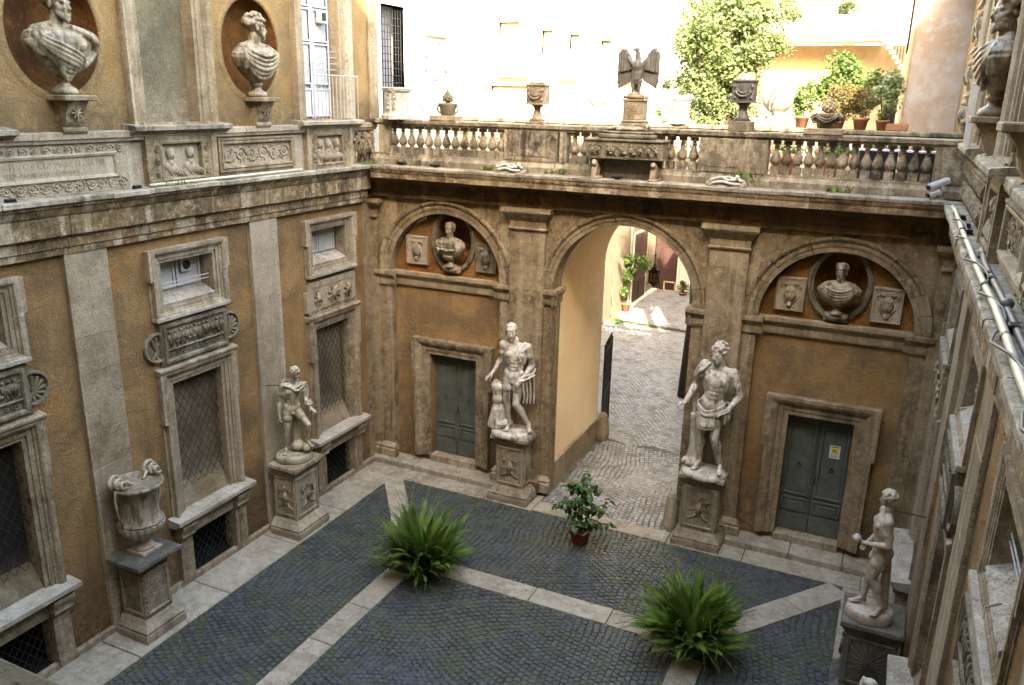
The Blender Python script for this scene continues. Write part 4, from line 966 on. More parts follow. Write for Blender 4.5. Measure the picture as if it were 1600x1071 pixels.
# passage
link('passage_wall', MB().add([(-.46, 4.58, 0), (-3.7, 4.64, 0), (-3.7, 4.64, 5), (-.46, 4.58, 5)], [(0, 1, 2, 3)]), 'yellow', bw, X)
link('passage_wall', MB().add([(-.46, 7.9, 0), (-3.7, 7.84, 0), (-3.7, 7.84, 5), (-.46, 7.9, 5)], [(0, 1, 2, 3)]), 'yellow', bw, X)
q = MB(); N = 32; vs = []
for w, r_, c2 in ((-.46, 1.66, 6.24), (-3.7, 1.60, 6.24)): vs += [(w, c2-r_*math.cos(math.pi*i/N), 4.98+r_*math.sin(math.pi*i/N)) for i in range(N+1)]
q.add(vs, [(i, i+1, N+2+i, N+1+i) for i in range(N)]); vm = q.mesh('vault', True); link('passage_vault', vm, 'yellow', bw, X)
q = MB()
for c2, ra, w in ((6.24, 1.53, -.46),):
    ps = [(c2-1.53*math.cos(math.pi*i/N), 4.97+1.53*math.sin(math.pi*i/N)) for i in range(N+1)]; po = [(c2-1.68*math.cos(math.pi*i/N), 4.97+1.68*math.sin(math.pi*i/N)) for i in range(N+1)]
    q.add([(w, *p) for p in ps]+[(w, *p) for p in po], [(i, i+1, N+2+i, N+1+i) for i in range(N)])
    for a, b_ in ((4.56, 4.71), (7.77, 7.92)): q.add([(w, a, 0), (w, b_, 0), (w, b_, 4.97), (w, a, 4.97)], [(0, 1, 2, 3)])
link('arch_back_face', q, 'trav_back', bw, X)
for s_, a in ((1, 4.6), (-1, 7.88)):
    for k in range(4):
        w0 = -.5-k*.8; q = MB().cbox(w0-.79, w0, min(a-.05, a+s_*.07), max(a-.05, a+s_*.07), 0, .62+rnd.uniform(-.01, .01), .012); link('socle_stone', weather(q, .006), 'trav_pale', bw, X)
q = MB()      # rear face of the wing with arch
ps = [(6.24-1.60*math.cos(math.pi*i/N), 4.98+1.60*math.sin(math.pi*i/N)) for i in range(N+1)]
q.add([(-3.7, *p) for p in ps]+[(-3.7, p[0], 7.0) for p in ps], [(i, i+1, N+2+i, N+1+i) for i in range(N)])
for a, b_ in ((-.5, 4.64), (7.84, W)): q.add([(-3.7, a, 0), (-3.7, b_, 0), (-3.7, b_, 7.0), (-3.7, a, 7.0)], [(0, 1, 2, 3)])
link('rear_wall', q, 'yellow', bw, X)
link('terrace_floor', MB().box(-4.15, -.0, -.2, W+.1, 7.05, 7.455), 'slab', bw, X)
q = MB().lathe([(.17, 0), (.20, .1), (.19, .4), (.13, .7), (.05, .8)], 14, (4.78, 3.78, 0)); tag(link('guard_stone', weather(q, .02, 3), 'trav_pale'), 'rounded pale guard stone at the far corner of the passage', 'guard stone')
q = MB().lathe([(.15, 0), (.17, .1), (.16, .45), (.1, .75), (.04, .82)], 14, (7.72, -.12, 0)); tag(link('guard_stone', weather(q, .02, 3), 'trav'), 'brown guard stone behind the pedestal of the draped bearded statue', 'guard stone')

# ------------------------------------------------------------------ balustrades
BAL = [(.055, 0), (.075, 0), (.075, .10), (.055, .145), (.060, .165), (.05, .18), (.078, .205), (.096, .25), (.092, .30), (.066, .37), (.044, .43), (.034, .475), (.052, .49), (.052, .505), (.036, .52), (.045, .545), (.075, .56), (.075, .62)]
def mk_baluster(): return MB().lathe([(r_*1.0, z) for r_, z in BAL[3:-2]], 14).box(-.078, .078, -.078, .078, 0, .15).box(-.07, .07, -.07, .07, .545, .62).mesh('baluster', False)
bal_me = mk_baluster(); bal_me.materials.append(M['rail'])
for p in bal_me.polygons: p.use_smooth = len(p.vertices) == 4 and abs(p.normal.z) < .95 and p.index < 14*11
def balustrade(label, y, xs, piers, x0, x1, w0=-.13, w1=.13, zb=7.47):
    b_ = empty('balustrade', label, 'balustrade')
    for x in xs:
        o = link('baluster', bal_me, None, b_, Tr(x, y, 7.695) @ Rz(rnd.uniform(-4, 4)))
    t = x0
    while t < x1-.05:
        t2 = min(x1, t+rnd.uniform(1.3, 2.4)); t2 = x1 if x1-t2 < .6 else t2
        q = MB(); hmold(q, t+.003, t2-.003, [(-.13, 8.315), (.13, 8.315), (.135, 8.345), (.17, 8.365), (.175, 8.43), (.15, 8.45), (-.15, 8.45), (-.175, 8.43), (-.17, 8.365), (-.13, 8.345)])
        link('rail_stone', weather(q, .005), 'rail', b_, Tr(0, y, 0) @ Rz(-90))
        q = MB(); hmold(q, t+.003, t2-.003, [(-.15, 7.46), (.19, 7.46), (.19, 7.58), (.16, 7.62), (.14, 7.66), (.14, 7.695), (-.14, 7.695)])
        link('plinth_stone', weather(q, .005), 'rail', b_, Tr(0, y, 0) @ Rz(-90)); t = t2
    for a, c in piers:
        q = MB().cbox(-.15, .155, a, c, 7.695, 8.315, .006)
        if c-a > .6: q.box(.155, .165, a+.12, c-.12, 7.80, 8.22)
        link('pier', weather(q, .004), 'rail', b_, Tr(0, y, 0) @ Rz(-90))
    return b_
def spread(a, b_, n): return [a+(b_-a)*(i+.5)/n for i in range(n)]
front_piers = [(.36, .54), (3.52, 4.72), (4.78, 4.92), (7.66, 8.93), (11.72, 12.3)]
fx = spread(.58, 3.50, 13)+spread(4.95, 7.64, 12)+spread(8.97, 11.70, 14)
balustrade('near stone balustrade of the terrace, above the arches facing the courtyard', .02, fx, front_piers, .12, W)
balustrade('far stone balustrade of the terrace, seen through the gaps of the near one', 3.85, fx, front_piers, .12, W)

# ------------------------------------------------------------------ front wing under and behind the viewpoint
fwg = empty('entrance_wing', 'wing on the near side, only its mossy cornice corner showing bottom left', 'palace wing')
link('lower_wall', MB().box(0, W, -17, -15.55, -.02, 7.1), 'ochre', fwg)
link('cornice', weather(MB().cbox(.0, W, -16.9, -15.03, 7.15, 7.45, .02), .02, 2.5), 'mossy', fwg)
link('upper_wall', MB().box(-12, 34, -18.2, -17.1, -.02, 23.5), 'ochre_up', fwg)
link('lintel_band', MB().box(-12, 34, -17.1, -17.0, 12.6, 13.0), 'trav', fwg)

# ------------------------------------------------------------------ figures (closed primitives fused by a voxel remesh)
def V3(*a): return Vector(a)
def head(mb, c, s=1., yaw=0., pitch=0., roll=0., beard=False, hair='curls', seed=1, crown_top=.0):
    Rm = (Matrix.Rotation(R(yaw), 3, 'Z') @ Matrix.Rotation(R(pitch), 3, 'X') @ Matrix.Rotation(R(roll), 3, 'Y')); c = Vector(c); q = random.Random(seed)
    X = Matrix.Translation(c) @ Rm.to_4x4() @ Matrix.Scale(s, 4)
    E = lambda p, r_, rot=None: mb.ell(p, r_, rot, 12, 9, X)
    E((0, .018, .03), (.074, .092, .083)); E((0, -.03, -.03), (.058, .055, .080)); E((0, -.032, -.075), (.046, .046, .034)); E((0, -.070, -.100), (.020, .018, .017))
    mb.cap((-.042, -.070, .016), (.042, -.070, .016), .0125, .0125, 8, X); mb.cap((0, -.080, .010), (0, -.103, -.030), .008, .0125, 8, X)
    for k in (-1, 1):
        E((k*.037, -.062, -.028), (.019, .018, .018)); E((k*.027, -.0725, -.002), (.0125, .010, .008)); E((k*.076, .008, -.012), (.010, .020, .030)); E((k*.009, -.093, -.032), (.008, .010, .007))
    mb.cap((-.018, -.083, -.057), (.018, -.083, -.057), .0062, .0062, 6, X); mb.cap((-.015, -.082, -.069), (.015, -.082, -.069), .0068, .0068, 6, X)
    if hair == 'curls':
        for _ in range(120):
            a = q.uniform(0, 2*math.pi); zz = q.uniform(-.25, 1); rr = math.sqrt(1-zz*zz)
            p = V3(math.cos(a)*rr*.082, .018+math.sin(a)*rr*.10, .034+zz*.092)
            if p.y < -.045 and p.z < .062: continue
            if abs(p.x) > .06 and p.z < .0 and p.y < 0: continue
            r_ = q.uniform(.014, .022); E(p, (r_, r_, r_))
    elif hair == 'cap':
        E((0, .026, .048), (.088, .104, .085)); 
        for k in range(15): t = (k-7)/7*1.25; mb.cap((math.sin(t)*.05, -.03, .115), (math.sin(t)*.074, -math.cos(t)*.078+.005, .052), .021, .015, 6, X)
    elif hair == 'band':
        E((0, .022, .040), (.081, .099, .085)); 
        for k in range(22):
            a = 2*math.pi*k/22; E((math.cos(a)*.078, .02+math.sin(a)*.094, .052-.022*math.sin(a)), (.015, .015, .017)); E((math.cos(a+.14)*.074, .02+math.sin(a+.14)*.090, .076-.022*math.sin(a)), (.014, .014, .015))
        for k in range(40): a = q.uniform(0, 6.28); r_ = q.uniform(0, .07); E((math.cos(a)*r_, .02+math.sin(a)*r_*1.1, .115-r_*.25), (.015, .015, .012))
    if beard:
        for _ in range(70):
            a = q.uniform(-1.5, 1.5); zz = q.uniform(-.125, -.045)
            if abs(a) < .35 and zz > -.078: continue
            p = V3(math.sin(a)*.056, -.03-math.cos(a)*.052, zz+abs(math.sin(a))*.035); r_ = q.uniform(.011, .018); E(p, (r_, r_, r_))
        for k in (-1, 1): mb.cap((k*.004, -.094, -.046), (k*.03, -.078, -.058), .008, .006, 6, X)
def hand(mb, w, d, palm_n, s=1., curl=.5, thumb_side=1):
    w = Vector(w); d = Vector(d).normalized(); n = Vector(palm_n); n = (n-d*n.dot(d)).normalized(); b = d.cross(n)*thumb_side
    Rm = Matrix((b, d, n)).transposed(); mb.ell(w+d*.045*s, (.036*s, .052*s, .016*s), Rm, 10, 8); mb.cap(w-d*.03*s, w+d*.02*s, .024*s, .024*s, 8)
    for k, L in enumerate((.072, .080, .074, .058)):
        o = w+d*.085*s+b*(.030-.020*k)*s; a = o; ang = 0
        for j, f in enumerate((.45, .32, .23)):
            ang += curl*(.7+.25*j); dd = d*math.cos(ang)+n*math.sin(ang); e = a+dd*L*f*s; mb.cap(a, e, (.0098-.0010*j)*s, (.0090-.0010*j)*s, 7); a = e
    a = w+d*.025*s+b*.030*s; m_ = a+(d*.6+b*.75+n*.25).normalized()*.036*s; e = m_+(d*.9+b*.15+n*.5).normalized()*.030*s
    mb.cap(a, m_, .0125*s, .011*s, 7); mb.cap(m_, e, .011*s, .009*s, 7)
def foot(mb, a, d, s=1., pitch=0):
    a = Vector(a); d = Vector((d[0], d[1], 0)).normalized(); sd = Vector((-d.y, d.x, 0)); h = a.z
    mb.ell(a-d*.025*s+V3(0, 0, -.045*s), (.032*s, .036*s, .042*s)); mb.cap(a+V3(0, 0, -.01), a+d*.12*s+V3(0, 0, -.062*s), .036*s, .026*s, 9)
    Rm = Matrix((sd, d, V3(0, 0, 1))).transposed(); mb.ell(a+d*.09*s+V3(0, 0, -.072*s), (.044*s, .085*s, .024*s), Rm, 12, 8)
    for k in range(5): o = a+d*(.158-.007*abs(k-1))*s+sd*(-.032+.016*k)*s+V3(0, 0, -.078*s); mb.cap(o, o+d*.030*s, .0115*s if k else .014*s, .009*s, 6)
def torso_prims(mb, pelvis, chest, neck, sl, sr, muscular=1.):
    P_, C_, N_ = Vector(pelvis), Vector(chest), Vector(neck); up_ = (C_-P_).normalized(); xa = (Vector(sr)-Vector(sl)).normalized(); f = xa.cross(up_).normalized()
    if f.y > 0 and abs(f.y) > .3: f = -f
    Rc = Matrix((xa, -f, up_)).transposed(); hx = (xa+V3(1, 0, 0)).normalized(); 
    E = lambda p, r_: mb.ell(p, tuple(x*1.12 for x in r_), Rc, 14, 10)
    E(P_, (.155, .108, .115)); E(P_.lerp(C_, .45), (.128, .092, .16)); E(C_, (.158, .112, .155)); E(C_+up_*.09, (.165, .095, .09))
    for k in (-1, 1):
        E(C_+xa*k*.073-(-f)*0+f*.082+up_*.055, (.078, .036, .058)); E(C_+xa*k*.125+up_*.0-f*.01, (.05, .08, .13))
        E(C_+xa*k*.085-f*.07+up_*.07, (.07, .04, .09)); E(P_+xa*k*.075-f*.065-up_*.03, (.082, .075, .09)); E(P_+xa*k*.115+f*.02+up_*.05, (.045, .06, .06))
        for j in range(4): E(P_.lerp(C_, .22+.2*j)+xa*k*.030+f*(.080+.006*j), (.031, .022, .033))
        mb.cap(C_+xa*k*.10+f*.075-up_*.02, P_.lerp(C_, .4)+xa*k*.095+f*.05, .022, .018, 8)
    for s_ in (sl, sr):
        s_ = Vector(s_); mb.cap(N_-up_*.05, s_+V3(0, 0, .0), .060, .064, 10); mb.ell(s_, (.078, .074, .082), None, 12, 9)
        mb.cap(C_+f*.06+up_*.11, s_, .035, .045, 8)
    mb.cap(N_-up_*.06, N_+up_*.05, .062, .052, 12)
    mb.ell(P_+f*.09-up_*.085, (.045, .035, .04), Rc)
    return f
def limb(mb, pts, rs, bulge=()):
    K = 1.20
    bulge = [(i, t, r_*K, o) for i, t, r_, o in bulge]
    for (a, b_), (r0, r1) in zip(zip(pts[:-1], pts[1:]), rs): mb.cap(a, b_, r0*K, r1*K*.97, 12)
    for i, t, rad, off in bulge:
        a, b_ = Vector(pts[i]), Vector(pts[i+1]); d = (b_-a).normalized(); Rm = d.to_track_quat('Z', 'X').to_matrix(); mb.ell(a.lerp(b_, t)+Vector(off), (rad, rad, (b_-a).length*.28), Rm, 12, 9)
def leg(mb, hip, knee, ankle, toe, m=1.):
    limb(mb, [hip, knee, ankle], [(.083*m, .052*m), (.050*m, .032*m)], [(0, .35, .080*m, (0, -.014, 0)), (0, .45, .072*m, (0, .02, 0)), (1, .30, .054*m, (0, .028, 0))])
    mb.ell(Vector(knee)+V3(0, -.02, 0), (.046, .045, .05)); d = Vector(toe); foot(mb, ankle, d)
def arm(mb, sh, el, wr, m=1.):
    limb(mb, [sh, el, wr], [(.052*m, .040*m), (.041*m, .026*m)], [(0, .45, .050*m, (0, -.008, 0)), (0, .55, .046*m, (0, .012, 0)), (1, .25, .043*m, (0, 0, 0))])
def folds(mb, curves, r0=.018, r1=.018, seg=8):
    for c_ in curves:
        P_ = [Vector(p) for p in c_]; out = []
        for i in range(len(P_)-1):
            p0, p1, p2, p3 = P_[max(0, i-1)], P_[i], P_[i+1], P_[min(len(P_)-1, i+2)]
            for k in range(5):
                t = k/5; out.append(.5*((2*p1)+(p2-p0)*t+(2*p0-5*p1+4*p2-p3)*t*t+(3*p1-p0-3*p2+p3)*t**3))
        out.append(P_[-1]); mb.tube(out, r0, seg, r1)
def finish(mb, voxel, name, mat, parent, smooth=2, X=None):
    me = remesh(mb, voxel, smooth, name); return link(name, me, mat, parent, X)
def figure_base(mb, rx, ry, h, seed=1, z=0):
    q = random.Random(seed); mb.lathe([(1, 0), (1.03, h*.3), (1.0, h*.7), (.95, h), ], 28, (0, 0, z), sx=rx, sy=ry); weather(mb, .015, 4)

def put_figure(label, X, scale, build, mat, basefn, z0, group=None):
    t = empty('statue', label, 'statue', X)
    S_ = Matrix.Scale(scale, 4); mb = MB(); base = MB(); basefn(base); link('statue_base', base.mesh('statue_base', True), mat, t, S_)
    bodies = build(t, S_); return t

# statue 1: left wing, greenish naked youth with cloak round the neck, right knee raised
def st1(t, S_):
    b = MB(); f = torso_prims(b, (0, 0, .94), (.03, -.01, 1.24), (.06, 0, 1.47), (-.14, -.02, 1.39), (.22, .02, 1.37))
    head(b, (.10, -.035, 1.64), 1.0, 25, 18, 0, False, 'curls', 3)
    arm(b, (-.15, -.02, 1.38), (-.215, .02, 1.10), (-.25, -.05, .84)); hand(b, (-.25, -.055, .83), (-.08, -.35, -.8), (1, 0, 0), 1.05, .9, 1)
    arm(b, (.225, .02, 1.36), (.28, .04, 1.11), (.345, -.10, .92)); hand(b, (.347, -.105, .92), (.45, -.7, -.35), (0, 0, -1), 1.05, .35, -1)
    leg(b, (-.085, 0, .87), (-.11, -.02, .50), (-.13, .04, .105), (-.45, -1, 0)); leg(b, (.095, -.02, .86), (.26, -.22, .62), (.25, -.10, .245), (.45, -1, 0))
    b = finish(b, .0095, 'body', 'marble_green', t, 1, S_)
    c = MB(); folds(c, [[(-.15, -.08, 1.44), (-.03, -.13, 1.40), (.06, -.15, 1.33), (.14, -.13, 1.32), (.24, -.08, 1.38)], [(-.14, -.05, 1.47), (-.02, -.10, 1.44), (.06, -.14, 1.37), (.2, -.08, 1.43)],
                        [(-.15, .06, 1.46), (0, .11, 1.46), (.2, .09, 1.44)]], .027, .024)
    folds(c, [[(.24+.03*k, .02, 1.42), (.31+.02*k, .06, 1.2), (.33, .03+.02*k, 1.0), (.36-.02*k, -.02, .98)] for k in range(3)]+[[(.25, -.05, 1.08), (.33, -.07, 1.02), (.38, .02, 1.05)], [(.25, -.05, 1.02), (.33, -.10, .98), (.40, -.02, 1.0)]], .028, .022)
    finish(c, .011, 'cloak', 'marble_green', t, 1, S_)
    k = MB(); folds(k, [[(.08, .10, .02), (.07, .12, .4), (.09, .10, .82)], [(.13, .12, .02), (.11, .14, .4), (.12, .11, .75)]], .065, .045, 10); k.ell((.25, -.10, .10), (.13, .14, .10)); k.ell((.1, .05, .1), (.15, .15, .1))
    finish(k, .014, 'tree_trunk_support', 'marble_green', t, 1, S_)
def oval_base(rx, ry, h, cx=0, cy=0):
    return lambda mb: (mb.lathe([(.97, -h), (1.02, -h*.8), (1.0, -h*.3), (.96, -.01), (.9, .0)], 32, (cx/1, cy/1, 0), sx=rx, sy=ry), weather(mb, .012, 4))

put_figure('greenish nude youth with cloak round his neck and one knee raised, left wall', Tr(.52, -3.80, 1.76) @ Rz(52), 1.06, st1, 'marble_green', oval_base(.36, .32, .15), 0)

# statue 2: nude man, cloak hanging from his forearm, armour support beside the leg
def st2(t, S_):
    b = MB(); torso_prims(b, (.0, 0, .93), (.02, -.01, 1.24), (.01, 0, 1.48), (-.175, 0, 1.42), (.20, .0, 1.40))
    head(b, (-.05, -.03, 1.65), 1.13, 8, 6, -4, False, 'cap', 5)
    arm(b, (-.18, 0, 1.41), (-.215, .03, 1.18), (-.335, -.06, .965)); hand(b, (-.335, -.06, .965), (-.55, -.3, -.45), (.2, .2, -1), 1.1, .25, 1)
    arm(b, (.215, 0, 1.39), (.285, .05, 1.11), (.14, -.17, .90)); hand(b, (.145, -.165, .90), (-.5, -.35, -.5), (-.6, .2, -.5), 1.1, .8, -1)
    leg(b, (-.09, 0, .86), (-.105, -.045, .50), (-.065, .02, .105), (-.15, -1, 0)); leg(b, (.09, 0, .86), (.06, -.10, .48), (.25, .02, .115), (.35, -1, 0))
    finish(b, .0095, 'body', 'marble', t, 1, S_)
    c = MB(); folds(c, [[(.20, -.03, 1.46), (.11, -.125, 1.37), (.09, -.13, 1.25)], [(.24, -.02, 1.45), (.14, -.12, 1.35), (.12, -.14, 1.2)], [(.17, .03, 1.48), (.08, -.10, 1.40), (.06, -.13, 1.28)], [(.25, .05, 1.44), (.2, .13, 1.2), (.2, .14, 1.0), (.22, .1, .8)]]+
        [[(.12+.035*k, -.14+.03*k, .94+.012*k), (.17+.03*k, -.16+.035*k, .86), (.19+.028*k, -.12+.03*k, .65), (.18+.028*k, -.1+.03*k, .50-.01*k)] for k in (0, 1.6, 3.2, 5)]+[[(.10, -.17, .92), (.2, -.14, .97), (.31, -.02, 1.0), (.33, .07, 1.05)], [(.12, -.19, .89), (.24, -.15, .93), (.34, 0, .96)]], .021, .017)
    finish(c, .010, 'cloak', 'marble', t, 1, S_)
    k = MB(); X_ = None; k.ell((-.27, .05, .66), (.12, .10, .14)); k.ell((-.26, .04, .50), (.105, .09, .12)); k.ell((-.245, .04, .36), (.11, .09, .08)); k.ell((-.31, 0, .70), (.06, .05, .06)); k.ell((-.22, -.01, .70), (.06, .05, .06))
    for j in range(9): a = R(150+j*30); k.cap((-.245+math.cos(a)*.09, .04+math.sin(a)*.08, .33), (-.245+math.cos(a)*.14-.02, .04+math.sin(a)*.12, .03), .035, .03, 8)
    k.cap((-.34, .05, .72), (-.30, .05, .80), .05, .03); k.ell((-.2, .05, .1), (.2, .16, .09))
    finish(k, .013, 'armour_support', 'marble', t, 1, S_)
put_figure('white nude man with cloak over his forearm, armour by his leg, left of the passage', Tr(4.03, -.47, 1.73) @ Rz(14), 1.40, st2, 'marble', oval_base(.35, .27, .10, .0, .0), 0)

# statue 4: bearded man, cloth round his hips
def st4(t, S_):
    b = MB(); torso_prims(b, (.03, 0, .94), (.06, -.01, 1.25), (.10, 0, 1.49), (-.13, 0, 1.46), (.28, .02, 1.40))
    head(b, (.075, -.045, 1.67), 1.14, -28, 16, 0, True, 'curls', 9)
    b.ell((.06, -.085, 1.27), (.13, .06, .09))
    arm(b, (-.15, 0, 1.44), (-.235, .03, 1.17), (-.31, -.16, .97), 1.08); hand(b, (-.312, -.165, .965), (-.55, -.6, -.1), (.2, .2, -1), 1.15, .95, 1)
    arm(b, (.30, .02, 1.38), (.385, .06, 1.09), (.27, -.12, .92), 1.12); hand(b, (.27, -.125, .915), (-.75, -.3, -.25), (0, .4, -1), 1.15, .8, -1)
    leg(b, (-.06, 0, .86), (-.09, -.05, .52), (-.085, .03, .105), (-.25, -1, 0), 1.05); leg(b, (.12, 0, .86), (.125, -.09, .51), (.22, .03, .11), (.25, -1, 0), 1.05)
    finish(b, .0098, 'body', 'marble', t, 1, S_)
    c = MB(); q = random.Random(4)
    for k in range(10):
        z0 = .98-.030*k; dx = .012*k
        e_ = q.uniform(-.014, .014); folds(c, [[(.17, .11, z0+.03+e_), (.205+e_, -.02, z0+e_), (.13, -.125-abs(e_), z0-.045), (.0, -.150-.003*k+e_, z0-.085+e_), (-.12, -.105, z0-.06-e_), (-.165+e_, .02, z0-.02), (-.08, .13, z0+.01)]], .013+q.uniform(0, .014), .014)
    c.ell((.03, .01, .80), (.165, .125, .15))
    folds(c, [[(.05, .12, .95), (.18, .12, .95), (.25, .06, .97), (.30, -.06, .95), (.25, -.12, .86)], [(.26, -.08, .94), (.30, -.09, .85), (.29, -.06, .78)], [(.24, -.10, .92), (.26, -.12, .84), (.25, -.10, .74)],
              [(-.10, .08, 1.50), (-.19, .04, 1.46), (-.235, .01, 1.34), (-.23, .06, 1.15), (-.21, .10, .9), (-.22, .10, .62)], [(-.06, -.06, 1.50), (-.17, -.05, 1.45), (-.24, -.04, 1.33), (-.25, .05, 1.2)], [(-.03, -.03, 1.52), (-.12, -.09, 1.44), (-.19, -.09, 1.36), (-.21, -.03, 1.24)],
              [(-.17, .1, 1.4), (-.25, .1, 1.1), (-.25, .12, .8), (-.27, .08, .68)]], .028, .024)
    finish(c, .0105, 'draped_cloth', 'marble', t, 1, S_)
    k = MB(); folds(k, [[(-.24, .06, .0), (-.20, .07, .3), (-.24, .06, .75)], [(-.17, .08, .0), (-.16, .08, .3), (-.20, .09, .7)]], .085, .05, 10); k.ell((-.22, .03, .06), (.14, .12, .07))
    finish(k, .014, 'tree_trunk_support', 'marble', t, 1, S_)
put_figure('large white bearded man with cloth wound round his hips, right of the passage', Tr(8.40, -.53, 1.73) @ Rz(-4) @ Matrix.Diagonal((.93, .95, 1., 1.)), 1.52, st4, 'marble', oval_base(.33, .25, .09, .0, .0), 0)

# statue 5: nude youth seen from the side, holding a ball
def st5(t, S_):
    b = MB(); torso_prims(b, (0, .02, .93), (.0, .0, 1.24), (.0, .03, 1.47), (-.19, .02, 1.40), (.19, .02, 1.40))
    head(b, (.0, -.0, 1.665), 1.0, -14, 6, 0, False, 'curls', 12)
    arm(b, (.20, .02, 1.39), (.235, .06, 1.08), (.14, -.22, 1.03)); hand(b, (.14, -.22, 1.03), (-.15, -1, .08), (0, 0, 1), 1.05, .45, 1)
    arm(b, (-.20, .02, 1.39), (-.25, .05, 1.10), (-.22, -.12, .88)); hand(b, (-.22, -.12, .88), (0, -.5, -.8), (1, 0, 0), 1.05, .5, 1)
    leg(b, (.08, .03, .86), (.085, -.06, .50), (.13, .11, .11), (.75, -.7, 0)); leg(b, (-.085, .02, .86), (-.08, -.05, .50), (-.06, -.10, .105), (.1, -1, 0))
    finish(b, .0095, 'body', 'marble_warm', t, 1, S_)
    c = MB().ell((.135, -.325, 1.085), (.062, .062, .062), None, 16, 12); link('ball', c.mesh('ball', True), 'marble', t, S_)
    k = MB(); folds(k, [[(-.03, .16, 0), (-.03, .14, .4), (.0, .12, .78)]], .075, .05, 10); finish(k, .014, 'tree_trunk_support', 'marble_warm', t, 1, S_)
    return b
put_figure('nude youth in profile holding out a pale ball, in front of the right wall', Tr(11.72, -4.12, 1.70) @ Rz(-90+8), 1.09, st5, 'marble_warm', oval_base(.25, .31, .17), 0)
def st6(t, S_):
    b = MB(); torso_prims(b, (0, .02, .93), (.0, .0, 1.24), (.0, .03, 1.47), (-.19, .02, 1.40), (.19, .02, 1.40)); head(b, (.0, -.03, 1.66), 1.0, 10, 6, 0, False, 'cap', 22)
    arm(b, (.20, .02, 1.39), (.25, .06, 1.08), (.22, -.15, .9)); hand(b, (.22, -.15, .9), (0, -.6, -.6), (-1, 0, 0), 1, .6, 1); arm(b, (-.20, .02, 1.39), (-.25, .05, 1.10), (-.22, -.12, .88)); hand(b, (-.22, -.12, .88), (0, -.5, -.8), (1, 0, 0), 1, .5, 1)
    leg(b, (.08, .03, .86), (.085, -.04, .50), (.10, .05, .11), (.3, -1, 0)); leg(b, (-.085, .02, .86), (-.08, -.05, .50), (-.09, 0, .105), (-.2, -1, 0)); finish(b, .012, 'body', 'marble', t, 1, S_)
put_figure('white statue of which only the head shows at the bottom edge, nearest on the right', Tr(11.70, -7.72, 1.34) @ Rz(-90), .92, st6, 'marble', oval_base(.28, .28, .1), 0)

# iron stays holding statues to the wall
q = MB(); q.tube([(.08, -4.02, 3.22), (.14, -4.02, 3.24), (.42, -3.86, 3.24)], .010, 6); tag(link('iron_stay', q, 'iron'), 'thin iron rod tying the greenish youth to the left wall', 'stay')
q = MB(); q.tube([(W-.08, -4.10, 3.33), (11.83, -4.12, 3.35)], .011, 6); tag(link('iron_stay', q, 'iron'), 'thin iron rod tying the youth with the ball to the right wall', 'stay')

